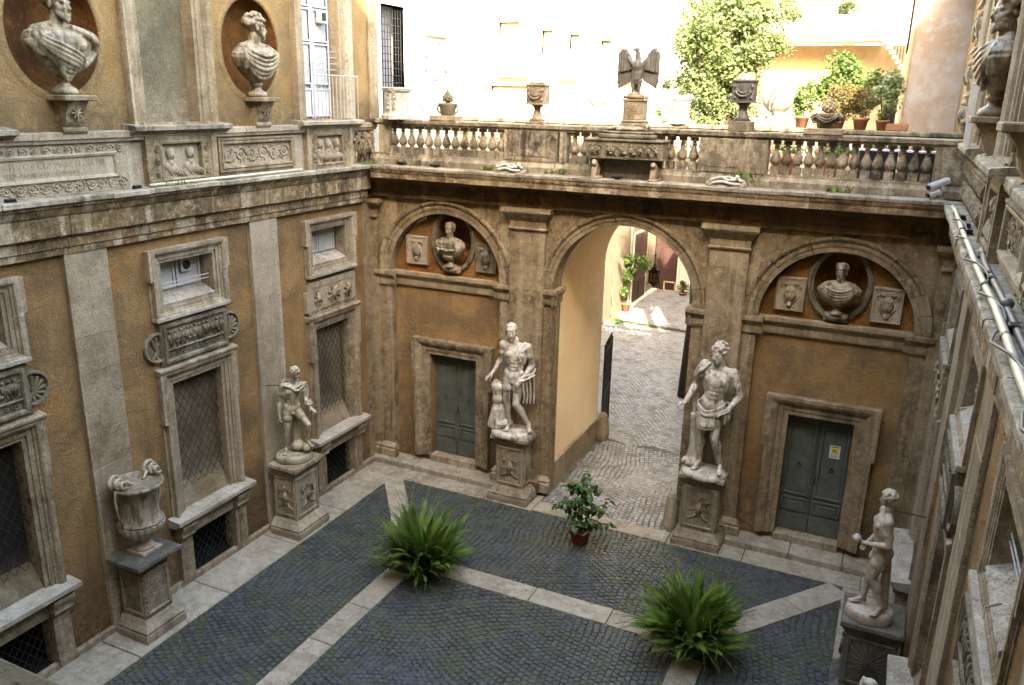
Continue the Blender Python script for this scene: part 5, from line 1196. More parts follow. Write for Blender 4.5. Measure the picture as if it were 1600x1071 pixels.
# ------------------------------------------------------------------ pedestals
def pedestal(label, X, w, d, h, top_mat, slab=.10, over=.09, kind=0, mat='pedestal', extra=0):
    # X places the footprint centre; front faces -y
    t = empty('pedestal', label, 'pedestal', X); hw, hd = w/2, d/2
    def ringbox(q, P_):
        n = len(P_); vs = []
        for e, z in P_: vs += [(-hw-e, -hd-e, z), (hw+e, -hd-e, z), (hw+e, hd+min(e, .02), z), (-hw-e, hd+min(e, .02), z)]
        q.add(vs, [(4*i+k, 4*i+(k+1) % 4, 4*i+4+(k+1) % 4, 4*i+4+k) for i in range(n-1) for k in range(4)]+[(0, 1, 2, 3), tuple(4*(n-1)+k for k in range(4))])
    q = MB(); ringbox(q, [(.13, 0), (.135, .12), (.13, .17)]); link('plinth', weather(q, .006, 4), mat, t)
    q = MB(); ringbox(q, [(.115, .172), (.12, .22), (.06, .29), (.05, .30), (.02, .35), (.0, .37), (0, .375)]); link('base_moulding', weather(q, .006, 4), mat, t)
    q = MB(); ringbox(q, [(-.01, .376), (-.012, h-slab-.13)]); die = link('die', weather(q, .004, 4), mat, t)
    q = MB(); ringbox(q, [(-.01, h-slab-.129), (.01, h-slab-.10), (.045, h-slab-.05), (.05, h-slab-.02), (.05, h-slab-.002)]); link('cap_moulding', weather(q, .005, 4), mat, t)
    q = MB(); ringbox(q, [(over, h-slab), (over+.012, h-slab*.7), (over+.005, h-.012), (over-.012, h)]); link('top_slab', weather(q, .010, 4), top_mat, t)
    za, zb = .44, h-slab-.17
    for fi, (Xf, hwf) in enumerate(((Rz(-90), hw), (Rz(0), hd), (Rz(180), hd))):      # local (w,u,v) frames: front, right, left
        dist = hd if fi == 0 else hw; q = MB(); q.sweep(rectpath(-hwf+.09, hwf-.09, za+.05, zb-.05), [(0, dist-.012), (.005, dist+.008), (.03, dist+.012), (.045, dist-.012)], True)
        link('panel_frame', q, mat, die, Xf)
        q = MB(); a, b_ = -hwf+.11, hwf-.11
        if kind == 2 and fi == 0:
            n_ = 9
            for k in range(n_):
                for (u_, v_) in ((-hwf+.045, za+(zb-za)*k/(n_-1)), (hwf-.045, za+(zb-za)*k/(n_-1)), (-hwf+.045+(2*hwf-.09)*k/(n_-1), za), (-hwf+.045+(2*hwf-.09)*k/(n_-1), zb)): q.ell((dist-.004, u_, v_), (.018, .03, .026), None, 6, 4)
            for k in range(6): q.box(dist-.012, dist-.006, a+.04, b_-.04-.02*(k % 3), zb-.14-k*.07, zb-.125-k*.07)
        elif fi == 0 or kind == 3:
            c_ = 0; m_ = (za+zb)/2; q.cap((dist-.01, c_, m_+.1), (dist, c_, m_-.12), .05, .06, 8); q.ell((dist+.01, c_, m_+.2), (.035, .04, .05))
            for s_ in (-1, 1):
                q.tube([(dist-.01, c_+s_*.04, m_+.1), (dist, c_+s_*.13, m_+.18), (dist-.005, c_+s_*.16, m_+.03)], .02, 5); q.tube([(dist-.01, c_+s_*.03, m_-.12), (dist, c_+s_*.10, m_-.22), (dist-.005, c_+s_*.16, m_-.25)], .022, 5)
                scrolls(q, c_+s_*.17-.06, c_+s_*.17+.06, m_-.1, m_+.05, 1, dist-.01, 3, .01); scrolls(q, c_+s_*.17-.06, c_+s_*.17+.06, m_+.12, m_+.26, 1, dist-.01, 3, .01)
                for k in range(3): q.cap((dist-.008, c_+s_*.05, m_-.2+k*.17), (dist, c_+s_*.20, m_-.26+k*.2), .012, .02, 5)
        else:
            n_ = 5
            for k in range(n_):
                t_ = (k+.5)/n_; q.tube([(dist-.012, a, za+.08+(zb-za-.2)*t_), (dist-.012, b_, za+.08+(zb-za-.2)*(1-t_))], .010, 4); q.tube([(dist-.012, a+(b_-a)*t_, za+.08), (dist-.012, b_-(b_-a)*t_, zb-.08)], .010, 4)
        link('carving', q.mesh('carving', True), mat, die, Xf)
    return t
pedestal('carved marble pedestal under the greenish youth at the left wall', Tr(.53, -3.80, 0) @ Rz(90), .74, .60, 1.61, 'trav', kind=3)
pedestal('carved pedestal under the white nude man with the cloak, left of the passage', Tr(4.06, -.47, 0), .72, .42, 1.63, 'pedestal')
pedestal('carved pedestal under the large bearded man, right of the passage', Tr(8.40, -.47, 0), .74, .42, 1.64, 'pedestal')
pedestal('pedestal with dark slab top under the big fluted vase at the left wall', Tr(.47, -7.70, 0) @ Rz(90), .58, .55, 1.50, 'slate', slab=.09, over=.16, kind=2)
pedestal('dark topped pedestal under the youth with the ball at the right wall', Tr(11.82, -4.00, 0) @ Rz(-90), .70, .76, 1.53, 'slate', slab=.1, over=.08, mat='slate')
pedestal('pedestal under the nearest statue on the right, at the bottom edge', Tr(11.82, -7.72, 0) @ Rz(-90), .60, .62, 1.24, 'slate', mat='pedestal')

# big vase with coiled handles
t = empty('vase', 'big fluted marble vase with coiled snake-like handles on the dark slab', 'vase', Tr(.50, -7.66, 1.50) @ Rz(0))
link('foot_plate', weather(MB().cbox(-.20, .20, -.20, .20, 0, .065, .008), .004), 'marble_warm', t)
q = MB().lathe([(.18, .065), (.17, .10), (.10, .16), (.075, .21), (.085, .25), (.12, .27)], 24); link('stem', q.mesh('stem', True), 'marble_warm', t)
q = MB().lathe([(.10, .27), (.20, .30), (.285, .37), (.335, .46), (.355, .55)], 40, flute=.085); link('fluted_bowl', q.mesh('fluted_bowl', False), 'marble_warm', t)
q = MB().lathe([(.34, .55), (.365, .57), (.365, .60), (.325, .62), (.300, .75), (.295, .90), (.31, 1.05), (.355, 1.17), (.41, 1.21), (.425, 1.24), (.42, 1.27), (.40, 1.28), (.385, 1.265), (.0, 1.26)], 40); link('vase_wall', q.mesh('vase_wall', True), 'marble_bust', t)
for s_ in (-1, 1):
    q = MB(); pts = []
    for k in range(40):
        a = k/39*2*math.pi*2.6; rr = .145*(1-.022*k*.9); pts.append((.0+.02*math.sin(a*2), s_*(.30-.0*k)+s_*.10*math.cos(a)*0+s_*rr*math.cos(a)*.9, 1.40+rr*math.sin(a)))
    q.tube([(-.13+.0058*k, s_*.34+math.cos(k*.36)*(.115-.0016*k), 1.365+math.sin(k*.36)*(.115-.0016*k)) for k in range(52)], .037, 8, .022); q.ell((.0, s_*.34, 1.365), (.12, .06, .06))
    q.tube([(0, s_*.40, 1.28), (0, s_*.44, 1.10), (0, s_*.42, .85), (0, s_*.36, .62)], .026, 8, .02); q.tube([(0, s_*.22, 1.38), (.02, s_*.15, 1.30), (.04, s_*.10, 1.28)], .03, 7, .018)
    link('coiled_handle', q.mesh('coiled_handle', True), 'marble_green', t, Rz(0))

# ------------------------------------------------------------------ busts
BPROF = [(-.03, .05), (.0, .10), (.04, .155), (.10, .215), (.17, .265), (.25, .295), (.30, .285), (.335, .225), (.36, .15), (.385, .075)]
def bsurf(a, z, o=0.):
    z = max(-.03, min(.385, z*.98-.04))
    for (z0, r0), (z1, r1) in zip(BPROF[:-1], BPROF[1:]):
        if z <= z1: r_ = r0+(r1-r0)*(z-z0)/(z1-z0); break
    a = R(a); return ((r_+o)*math.sin(a), -(r_*.52+o)*math.cos(a)-.005, z)
def bust(label, X, s, yaw, pitch, beard, hair, mat, seed, toga=0, soc=.20):
    t = empty('bust', label, 'bust', X); b = MB(); S_ = Matrix.Translation((0, 0, soc)) @ Matrix.Scale(s, 4); q = random.Random(seed)
    b.lathe([(r_, z) for z, r_ in BPROF], 32, sy=.52); b.cap((0, 0, .32), (0, -.012, .46), .070, .060, 12)
    for k in (-1, 1): b.cap((k*.03, .01, .375), (k*.19, 0, .325), .045, .055, 10); b.ell((k*.245, 0, .25), (.06, .085, .09)); b.ell((k*.095, -.10, .23), (.09, .05, .06))
    head(b, (math.sin(R(yaw))*.012, -.025, .545), 1.10, yaw, pitch, 0, beard, hair, seed)
    def F(pts, r0=.015, r1=.012): k_ = q.uniform(1.1, 1.9); folds(b, [[bsurf(p[0], p[1], p[2]+.006) for p in pts]], r0*k_, r1*k_)
    if toga == 0:
        for k in (0, 1.6, 3.2, 4.8, 6.4, 8, 9.6, 11): F([(-80+3*k, .41-.012*k, .01), (-48+2*k, .34-.024*k, .012), (-14, .27-.024*k, .014), (22-k, .19-.016*k+.0, .012), (46-2*k, .12-.009*k, .008)])
        for k in range(7): F([(-92+7*k, .36, .006), (-84+7*k, .28, .008), (-70+7*k, .20-.008*k, .004)], .011, .010)
        for k in range(8): F([(20+4*k, .41-.01*k, .012), (52+2*k, .36-.016*k, .022), (78, .30-.02*k, .018), (60-3*k, .17-.008*k, .012), (34-3*k, .10-.006*k, .008)], .017, .013)
    elif toga == 1:
        for k in (0, 1.7, 3.4, 5.1, 6.8, 8.5): F([(-72+2*k, .41-.014*k, .008), (-40, .35-.026*k, .012), (-4, .30-.027*k, .014), (34, .345-.026*k, .012), (70-2*k, .41-.014*k, .008)])
        for k in range(9): F([(-50-6*k, .41, .008), (-56-5*k, .31, .012), (-58-4.5*k, .17+.004*k, .006)], .013, .012); F([(56+5*k, .41, .008), (58+5*k, .31, .012), (52+5*k, .16+.004*k, .006)], .013, .012)
        b.ell(bsurf(-50, .38, .015), (.035, .03, .035))
    else:
        for a in range(-45, 50, 15): b.ell(bsurf(a, .36, .012), (.020, .016, .028))
        for k in range(9): F([(24+5*k, .40-.008*k, .012), (36+6*k, .27, .018), (28+5.5*k, .12, .012)], .015, .012)
        for k in range(9): F([(-40+9*k, .10, .006), (-40+9*k, .03, .02)], .014, .012)
        F([(-60, .2, .008), (-20, .23, .01), (0, .21, .01), (20, .23, .01), (60, .2, .008)], .01, .01); b.ell((-.26, -.03, .27), (.06, .07, .08))
        for k in range(6): F([(-100+10*k, .25, .02), (-98+10*k, .16, .02)], .016, .013)
    finish(b, .0075, 'carved_bust', mat, t, 0, S_)
    q = MB().lathe([(.10*s, .0), (.105*s, soc*.14), (.095*s, soc*.3), (.055*s, soc*.45), (.042*s, soc*.62), (.065*s, soc*.74), (.068*s, soc*.86), (.045*s, soc*.95), (.04*s, soc+.06*s)], 20); link('socle', q.mesh('socle', True), mat, t)
    return t
def lx(y, z, w=.12): return Tr(w, y, z) @ Rz(90)
bust('large laurel-crowned bearded bust in the leftmost oval niche, upper left corner', lx(-7.78, 8.885, .16), 1.74, 20, 4, True, 'band', 'marble_bust', 31, 0, .27)
bust('large curly bearded bust looking right, in the oval niche beside the white window', lx(-3.80, 8.885, .16), 1.74, 62, 4, True, 'curls', 'marble_bust', 32, 1, .27)
bust('bust seen in profile high on the right wing, at the upper right edge', Tr(W-.17, -4.17, 8.885) @ Rz(-90), 1.72, 30, 2, True, 'curls', 'marble_bust', 34, 1, .27)
bust('clean shaven armoured bust in the oval niche above the left door', Tr(2.12, .06, 5.19) , 1.22, -4, 6, False, 'cap', 'marble_bust', 36, 2, .20)
bust('young draped bust in the oval niche above the right door', Tr(10.48, .06, 5.16), 1.20, -22, 4, False, 'cap', 'marble_bust', 37, 1, .17)

# ------------------------------------------------------------------ things on the terrace
# eagle
t = empty('eagle_statue', 'dark stone eagle with spread wings, head turned left, on the balustrade', 'eagle', Tr(6.30, .02, 9.05))
b = MB(); b.ell((0, 0, .42), (.125, .12, .24), Matrix.Rotation(R(-6), 3, 'X')); b.ell((0, -.02, .55), (.11, .11, .14)); b.cap((0, 0, .62), (-.01, -.01, .80), .075, .048, 12); b.ell((-.03, -.015, .855), (.058, .048, .05)); b.cap((-.07, -.02, .86), (-.125, -.03, .85), .026, .016, 8); b.cap((-.12, -.03, .85), (-.14, -.03, .825), .014, .006, 6); b.cap((.0, 0, .88), (.02, 0, .925), .02, .008, 6)
b.cap((0, .03, .3), (0, .06, .02), .07, .06, 10)
for k in (-1, 1):
    b.cap((k*.06, -.03, .28), (k*.065, -.05, .08), .06, .028, 10)
    for j in range(3): b.cap((k*.065, -.05, .05), (k*.065+(j-1)*.04, -.13, .02), .018, .012, 6)
eb = finish(b, .010, 'body', 'marble_dark', t, 1)
for k in (-1, 1):
    b = MB(); b.cap((k*.09, 0, .58), (k*.20, .02, .70), .055, .05, 8); b.cap((k*.20, .02, .70), (k*.30, .02, .84), .05, .035, 8); b.cap((k*.30, .02, .84), (k*.375, .03, .80), .035, .03, 8)
    for j in range(12):
        f = j/11; x0 = .10+.30*f; zt = .58+.30*math.sin(f*2.2)**.9*(1 if f < .72 else 1-.45*(f-.72)); b.cap((k*x0, .035, zt), (k*(x0+.01), .05, .30-.17*f+(.12 if f > .95 else 0)), .024, .016, 6)
        if j % 2 == 0: b.cap((k*x0, .0, zt-.02), (k*(x0+.005), .0, .50-.06*f), .028, .022, 6)
    finish(b, .010, 'wing', 'marble_dark', t, 1); continue
    b.cap((k*.22, .02, .66), (k*.22, .02, .66), .045, .045, 8); b.cap((k*.22, .02, .66), (k*.31, .02, .74), .045, .03, 8)
    for j in range(9):
        f = j/8; x0 = .12+.20*f; z0 = .58+.17*f**1.1; b.cap((k*x0, .02, z0), (k*(x0+.015-.03*(1-f)), .01, .42-.02*j+.1*f*f), .026, .022, 6)
    for j in range(7):
        f = j/6; x0 = .13+.19*f; b.cap((k*x0, .03, .45+.05*f), (k*(x0-.01+.0*f), .03, .18-.06*f+.04*(1-f)), .026, .014, 6)
    finish(b, .010, 'wing', 'marble_dark', t, 1)
q = MB(); q.ell((0, 0, .0), (.2, .16, .09), None, 10, 8); q.box(-.21, .21, -.17, .17, -.06, .02); link('rocky_perch', weather(q, .03, 6).mesh('rocky_perch', True), 'relief', t)
t = empty('altar_pedestal', 'small inscribed marble altar carrying the eagle on the balustrade', 'altar', Tr(6.30, .02, 8.45))
q = MB(); q.cbox(-.26, .26, -.18, .18, 0, .09, .02); q.cbox(-.24, .24, -.17, .17, .09, .15, .02); link('foot', weather(q, .01), 'relief', t)
q = MB().cbox(-.205, .205, -.15, .15, .151, .50, .008); link('die', weather(q, .005), 'relief', t); q = MB().cbox(-.235, .235, -.17, .17, .501, .545, .01); link('cap', weather(q, .005), 'relief', t)
q = MB()
for k in range(5): q.box(-.08+.03*(k % 2), .09, -.153, -.149, .22+.045*k, .235+.045*k)
link('carving', q, 'relief_dark', t)
# sarcophagus table on lion legs
t = empty('sarcophagus', 'dark carved cinerary chest on two lion supports in front of the balustrade', 'sarcophagus', Tr(6.27, -.27, 7.455))
q = MB().cbox(-.78, .78, -.22, .20, .40, .74, .012); ch = link('chest', weather(q, .005), 'relief_dark', t)
q = MB(); figures(q, -.74, .74, .43, .70, 9, -.0, 77, 1.6); q.v = [(p[1], -.22-p[0], p[2]) for p in q.v]; link('carving', q.mesh('carving', True), 'relief_dark', ch)
q = MB().cbox(-.81, .81, -.25, .22, .741, .785, .01); q.cbox(-.56, .56, -.17, .17, .785, .88, .03); q.cbox(-.50, .50, -.14, .14, .88, .93, .02); link('lid', weather(q, .006), 'relief_dark', t)
b = MB(); folds(b, [[(-.42, -.02, .96), (-.15, -.03, 1.0), (.1, 0, .97), (.35, 0, .98)], [(-.40, .05, .96), (-.1, .05, .98), (.15, .04, .99), (.4, -.03, .97)], [(-.2, -.08, .95), (.0, -.1, .98), (.2, -.08, .95)]], .035, .03); b.ell((.38, 0, 1.02), (.07, .06, .065)); link('reclining_figure', b.mesh('reclining_figure', True), 'marble_bust', t)
for k in (-1, 1):
    b = MB(); b.ell((k*.60, -.10, .25), (.07, .10, .13)); b.ell((k*.60, -.19, .31), (.06, .06, .07)); b.cap((k*.60-.03, -.18, .2), (k*.60-.03, -.20, .03), .03, .025, 8); b.cap((k*.60+.03, -.18, .2), (k*.60+.03, -.20, .03), .03, .025, 8); b.ell((k*.60, -.0, .18), (.07, .12, .16)); b.box(k*.60-.09, k*.60+.09, -.24, .12, .0, .04); b.ell((k*.60, -.245, .30), (.03, .02, .02))
    finish(b, .011, 'lion_support', 'trav', t, 1)
link('back_shelf', MB().box(-.6, .6, .08, .14, .0, .40), 'marble_dark', t)
def urn_cube(label, x, z0, dark, dome):
    t = empty('urn', label, 'urn', Tr(x, .02, z0)); m_ = 'marble_dark' if dark else 'relief'
    q = MB().cbox(-.21, .21, -.14, .14, 0, .06, .01) if not dark else MB().cbox(-.22, .22, -.15, .15, 0, .19, .01)
    link('foot', weather(q, .006), m_ if not dark else 'relief_dark', t); z1 = .06 if not dark else .19
    q = MB().lathe([(.18, z1), (.11, z1+.08), (.075, z1+.2), (.08, z1+.27), (.15, z1+.33)], 24, sy=.8); link('stem', q.mesh('stem', True), m_, t)
    q = MB().cbox(-.225, .225, -.17, .17, z1+.325, z1+.36, .006).cbox(-.20, .20, -.15, .15, z1+.36, z1+.70, .006).cbox(-.225, .225, -.17, .17, z1+.70, z1+.735, .006); bx = link('box', weather(q, .004), m_, t)
    q = MB(); q.tube([(math.sin(R(a))*.14, -.155-.01*math.cos(R(a)), z1+.56-.12*math.cos(R(a))) for a in range(-80, 81, 16)], .026, 6); q.tube([(math.sin(R(a))*.10, -.155, z1+.56-.06*math.cos(R(a))) for a in range(-80, 81, 16)], .014, 6)
    for k in (-1, 1): q.ell((k*.16, -.155, z1+.62), (.03, .02, .04)); q.ell((k*.15, -.155, z1+.42), (.03, .02, .03))
    q.sweep([(-.09, z1+.58), (.09, z1+.58), (.09, z1+.67), (-.09, z1+.67)], [(0, 0), (.012, 0)], True, Matrix(((0, 1, 0, 0), (-1, 0, 0, -.152), (0, 0, 1, 0), (0, 0, 0, 1)))) 
    link('garland_carving', q.mesh('garland_carving', True), m_, bx)
    q = MB()
    if dome: q.ell((0, 0, z1+.735), (.15, .13, .12), None, 16, 10); link('domed_lid', q.mesh('domed_lid', True), 'marble_pale', t)
    else:
        for k in range(5): q.ell((-.14+.07*k, 0, z1+.75), (.05, .1, .045))
        link('leafy_lid', q.mesh('leafy_lid', True), 'relief', t)
urn_cube('square carved urn with leafy top, left part of the near balustrade', 4.20, 8.45, False, False)
urn_cube('dark square urn with garland and pale domed lid, right part of the near balustrade', 8.38, 8.45, True, True)
def cone_vase(label, x, pale, s=1.):
    t = empty('vase', label, 'vase', Tr(x, .02, 8.45)); m_ = 'relief_dark'
    link('base_block', weather(MB().cbox(-.36, .30, -.18, .18, -.0, .11, .012), .006), 'relief', t)
    q = MB().lathe([(.15, .11), (.17, .16), (.18, .24), (.20, .31), (.23, .36), (.2, .37), (.0, .38)], 20, flute=.03, sy=.8); link('bowl', q.mesh('bowl', True), m_, t)
    q = MB().ell((0, 0, .47), (.115, .10, .10), None, 14, 8); q.ell((0, 0, .56), (.06, .06, .06), None, 10, 8); q.ell((0, 0, .62), (.03, .03, .035))
    for k in range(40): a = k*2.4; z = .40+k*.0048; rr = .115*math.sqrt(max(0, 1-((z-.47)/.11)**2)); q.ell((math.cos(a)*rr, math.sin(a)*rr*.87, z), (.018, .018, .018), None, 5, 4)
    link('pine_cone', q.mesh('pine_cone', True), m_ if not pale else 'relief', t)
    for k in (-1, 1):
        q = MB()
        if pale: q.ell((k*.22, -.03, .30), (.07, .07, .075)); q.tube([(k*.20+.05*math.cos(R(a)), -.08, .28+.07*math.sin(R(a))) for a in range(0, 360, 30)], .02, 6); folds(q, [[(k*.18, -.1, .37), (k*.1, -.18, .30), (0, -.2, .26)], [(k*.18, -.12, .33), (k*.1, -.18, .26), (0, -.2, .21)]], .022, .018)
        else: q.tube([(k*(.15+.11*math.sin(R(a))), 0, .25-.09*math.cos(R(a))) for a in range(0, 181, 20)], .02, 7)
        link('handle', q.mesh('handle', True), m_, t)
cone_vase('dark vase with ring handles and pine cone top, left end of the near balustrade', 2.07, False)
cone_vase('bowl with ram heads and pine cone on a carved block, right end of the balustrade', 9.88, True)
# altar on the far left end
t = empty('altar', 'pale octagonal marble altar at the left end of the terrace, before the grille', 'altar', Tr(.78, .0, 8.45))
q = MB().lathe([(.36, 0), (.36, .08), (.30, .12), (.29, .14), (.29, .56), (.33, .60), (.35, .66), (.33, .68)], 8); link('altar_body', weather(q, .006), 'marble_pale', t); q = MB()
for k in range(4): scrolls(q, -.16, .16, .2+.1*k, .3+.1*k, 2, .275, k, .012)
q.v = [(p[1], -p[0], p[2]) for p in q.v]; link('carving', q.mesh('carving', True), 'marble_pale', t)
# on the far balustrade
t = empty('urn', 'pale round white urn on the far balustrade, left of the eagle', 'urn', Tr(4.17, 3.85, 8.45)); q = MB().cbox(-.2, .2, -.15, .15, 0, .22, .01); link('foot', q, 'marble_pale', t)
q = MB().lathe([(.10, .22), (.07, .28), (.16, .36), (.27, .55), (.29, .68), (.24, .80), (.10, .86), (.07, .90), (.03, .95)], 24); link('vase_wall', q.mesh('vase_wall', True), 'marble_pale', t)
t = empty('altar', 'small carved round altar on the far balustrade, right of the eagle', 'altar', Tr(6.26, 3.85, 8.45)); q = MB().lathe([(.27, 0), (.26, .08), (.20, .14), (.19, .16), (.20, .52), (.24, .56), (.25, .62), (.22, .64)], 20); link('altar_body', weather(q, .01), 'marble_pale', t)
q = MB()
for k in range(30): a = k*2.4; q.ell((math.cos(a)*.195, math.sin(a)*.195, .18+.012*k), (.035, .035, .03), None, 6, 4)
link('carving', q.mesh('carving', True), 'relief', t)
t = empty('urn', 'big white urn with snake handle on the far balustrade, beside the dark square urn', 'urn', Tr(8.47, 3.85, 8.45)); q = MB().cbox(-.24, .24, -.16, .16, 0, .24, .01); link('foot', q, 'relief', t)
q = MB().lathe([(.13, .24), (.11, .29), (.22, .36), (.34, .50), (.40, .70), (.40, .78), (.35, .80), (.3, .78), (.0, .74)], 28); link('bowl', q.mesh('bowl', True), 'marble_pale', t)
q = MB(); folds(q, [[(-.1, -.38, .35), (-.12, -.40, .6), (-.02, -.42, .84), (.08, -.38, .9), (.1, -.38, .8), (.0, -.40, .68), (-.06, -.40, .5)]], .025, .02); link('snake_handle', q.mesh('snake_handle', True), 'marble_dark', t)
# carved fragments lying on the cornice
for lb, x in (('carved relief of a reclining figure lying on the cornice below the left pier', 3.78), ('carved relief of coiled figures lying on the cornice below the right pier', 8.27)):
    t = empty('relief_fragment', lb, 'relief fragment', Tr(x, -.36, 7.47) @ Matrix.Rotation(R(34), 4, 'X'))
    q = MB().lathe([(1, 0), (1.02, .03), (.98, .07), (.0, .08)], 24, sx=.38, sy=.19); link('slab', weather(q, .012, 5).mesh('slab', True), 'marble_bust', t)
    b = MB(); folds(b, [[(-.3, .02, .09), (-.1, .07, .13), (.05, .0, .12), (.2, .05, .13), (.3, .0, .1)], [(-.25, -.06, .09), (-.05, -.04, .12), (.1, -.09, .12), (.28, -.06, .09)], [(-.1, .1, .1), (.05, .09, .12), (.18, -.02, .14)]], .035, .025); b.ell((.2, .07, .14), (.05, .05, .05)); link('carving', b.mesh('carving', True), 'marble_pale', t)

# ------------------------------------------------------------------ pipes, cables, cameras
q = MB(); PP = [(12.01+.006*math.sin(k), -1.9-k*.9, 7.52+.012*math.sin(k*1.7)) for k in range(15)]; q.tube(PP, .029, 10); pp_ = tag(link('conduit_pipe', q.mesh('conduit_pipe', True), 'pipe'), 'long ivory conduit pipe running along the right cornice', 'pipe')
for k in range(1, 15, 2): q = MB(); q.tube([(12.01, -1.9-k*.9-.03, 7.52), (12.01, -1.9-k*.9+.03, 7.52)], .035, 10); link('pipe_clamp', q, 'pipe_grey', pp_)
q = MB(); pts = [(12.0+.07*math.sin(k*.9)+.02*math.sin(k*.31), -2.2-k*.24, 7.50+.055*max(0, math.cos(k*.9))) for k in range(54)]; q.tube(pts, .011, 6); tag(link('grey_cable', q.mesh('grey_cable', True), 'cable'), 'grey cable twisting round the ivory pipe on the right cornice', 'cable')
q = MB(); q.tube([(12.13, -6.0, 7.50), (12.10, -7.0, 7.50), (12.12, -8.5, 7.49), (12.11, -14.5, 7.49)], .028, 8); q.ell((12.12, -8.9, 7.52), (.05, .06, .05)); tag(link('grey_conduit', q.mesh('grey_conduit', True), 'pipe_grey'), 'thinner dark grey conduit between the ivory pipe and the reliefs', 'pipe')
for k, (y, x) in enumerate(((-3.0, 12.10), (-3.9, 12.11), (-4.5, 12.10), (-6.3, 12.13), (-7.5, 12.09), (-7.75, 12.10), (-9.6, 12.1))):
    t = empty('floodlight', 'small black floodlight on the right cornice, number %s counted from the far corner' % ('one', 'two', 'three', 'four', 'five', 'six', 'seven')[k], 'floodlight', Tr(x, y, 7.455) @ Matrix.Scale(.7, 4), 'black floodlights along the right cornice')
    link('lamp_housing', MB().cbox(-.05, .05, -.08, .08, .02, .10, .01), 'blackplastic', t); link('bracket', MB().box(-.07, .07, -.02, .02, 0, .025), 'blackplastic', t)
q = MB(); q.tube([(.26, -6.55, 7.49), (.26, -2.75, 7.49)], .028, 8); tag(link('conduit_pipe', q.mesh('conduit_pipe', True), 'pipe'), 'ivory conduit pipe lying on the left cornice', 'pipe')
for k, (x, y, w_) in enumerate(((.2, -6.75, 'below the carved busts'), (.2, -4.75, 'beside the foliage relief'), (.25, -8.9, 'at the left edge'))):
    t = empty('floodlight', 'small black floodlight on the left cornice, %s' % w_, 'floodlight', Tr(x, y, 7.455) @ Matrix.Scale(.6, 4)); link('lamp_housing', MB().cbox(-.05, .05, -.12, .12, .02, .09, .01), 'blackplastic', t); link('bracket', MB().box(-.03, .03, -.14, .14, 0, .025), 'blackplastic', t)
for k, (x, y, w_) in enumerate(((1.03, -.25, 'near the left corner'), (1.95, -.33, 'under the left vase'), (6.15, -.42, 'under the sarcophagus'))):
    t = empty('floodlight', 'small black floodlight on the arcade cornice, %s' % w_, 'floodlight', Tr(x, y, 7.46)); link('lamp_housing', MB().cbox(-.12, .12, -.04, .04, .02, .07, .01), 'blackplastic', t); link('bracket', MB().box(-.05, .05, -.02, .02, 0, .025), 'blackplastic', t)
def cctv(label, X, L):
    t = empty('security_camera', label, 'camera', X)
    Xa = Matrix.Rotation(R(-22), 4, 'Y'); q = MB(); ps = [(-.06, -.035), (.06, -.035), (.065, .02), (.045, .055), (-.045, .055), (-.065, .02)]
    n = 6; q.add([(-L, *p) for p in ps]+[(L, *p) for p in ps], [tuple(range(6)), tuple(range(6, 12))]+[(i, (i+1) % 6, 6+(i+1) % 6, 6+i) for i in range(6)], Xa); link('housing', q, 'camwhite', t)
    q = MB().box(-L-.002, -L-.03, -.05, .05, -.03, .035, Xa); link('front_glass', q, 'blackplastic', t); q = MB(); q.cap((.02, 0, -.05), (.06, 0, -.15), .022, .022, 8); q.cap((.06, 0, -.15), (.06, 0, -.22), .02, .02, 8); link('arm', q, 'camwhite', t)
cctv('white bullet security camera on the right end of the arcade cornice', Tr(11.83, -.35, 7.72) @ Rz(25), .17)
cctv('small grey security camera just below the white one', Tr(11.78, -.38, 7.56) @ Rz(20), .09)

# ------------------------------------------------------------------ rear court and terrace surroundings
fb = empty('far_facade', 'tall cream sunlit house filling the top of the picture beyond the terrace', 'house')
wins = [(-7.9, -6.8, 11.9, 12.5), (-5.55, -5.0, 11.0, 12.1), (-4.1, -3.6, 11.2, 11.9), (-.2, .4, 12.9, 13.6), (-2.5, -2.0, 11.2, 11.6), (-8.3, -6.0, 9.2, 9.5), (.35, 2.0, .0, 2.95), (3.2, 4.1, 12.6, 14)]
Xf = Tr(0, 22.9, 0) @ Rz(-90); mb = MB(); wallgrid(mb, -26, 16, -.02, 24, [(a, b_, c, d, .22) for a, b_, c, d in wins]); link('wall', mb, 'farwall', fb, Xf)
for i, (a, b_, c, d) in enumerate(wins):
    if i == 6: continue
    w_ = link('window', MB().sweep(rectpath(a, b_, c, d), [(0, -.3), (0, .02), (.08, .02), (.08, 0)], True), 'farwall', fb, Xf); link('pane', MB().box(-.24, -.21, a, b_, c, d), 'sand', w_, None)
for a, b_, z in ((-8.0, -6.1, 9.9), (-4.6, -3.6, 9.8), (-1.8, -.8, 9.75), (1.2, 2.4, 9.7)): link('ledge', MB().box(0, .5, a, b_, z, z+.12), 'farwall', fb, Xf)
link('rear_mass', MB().box(-26, 16, 23.35, 30, -.02, 24), 'farwall', fb)
gt = empty('carriage_gate', 'tall brown panelled double gate seen at the end through the passage', 'gate', Tr(0, 22.85, 0) @ Rz(-90))
link('gate_surround', MB().sweep([(2.0, 0), (2.0, 2.95), (.35, 2.95), (.35, 0)], [(0, .0), (0, .05), (.12, .05), (.12, 0)]), 'farwall', gt)
for a, b_ in ((.37, 1.16), (1.18, 1.98)):
    q = MB().box(.02, .07, a, b_, .02, 2.93)
    for z0, z1 in ((.1, .95), (1.05, 2.15), (2.25, 2.85)): q.sweep(rectpath(a+.1, b_-.1, z0+.03, z1-.03), [(0, .07), (.01, .1), (.05, .1), (.06, .07)], True)
    link('gate_leaf', q, 'darkwood', gt)
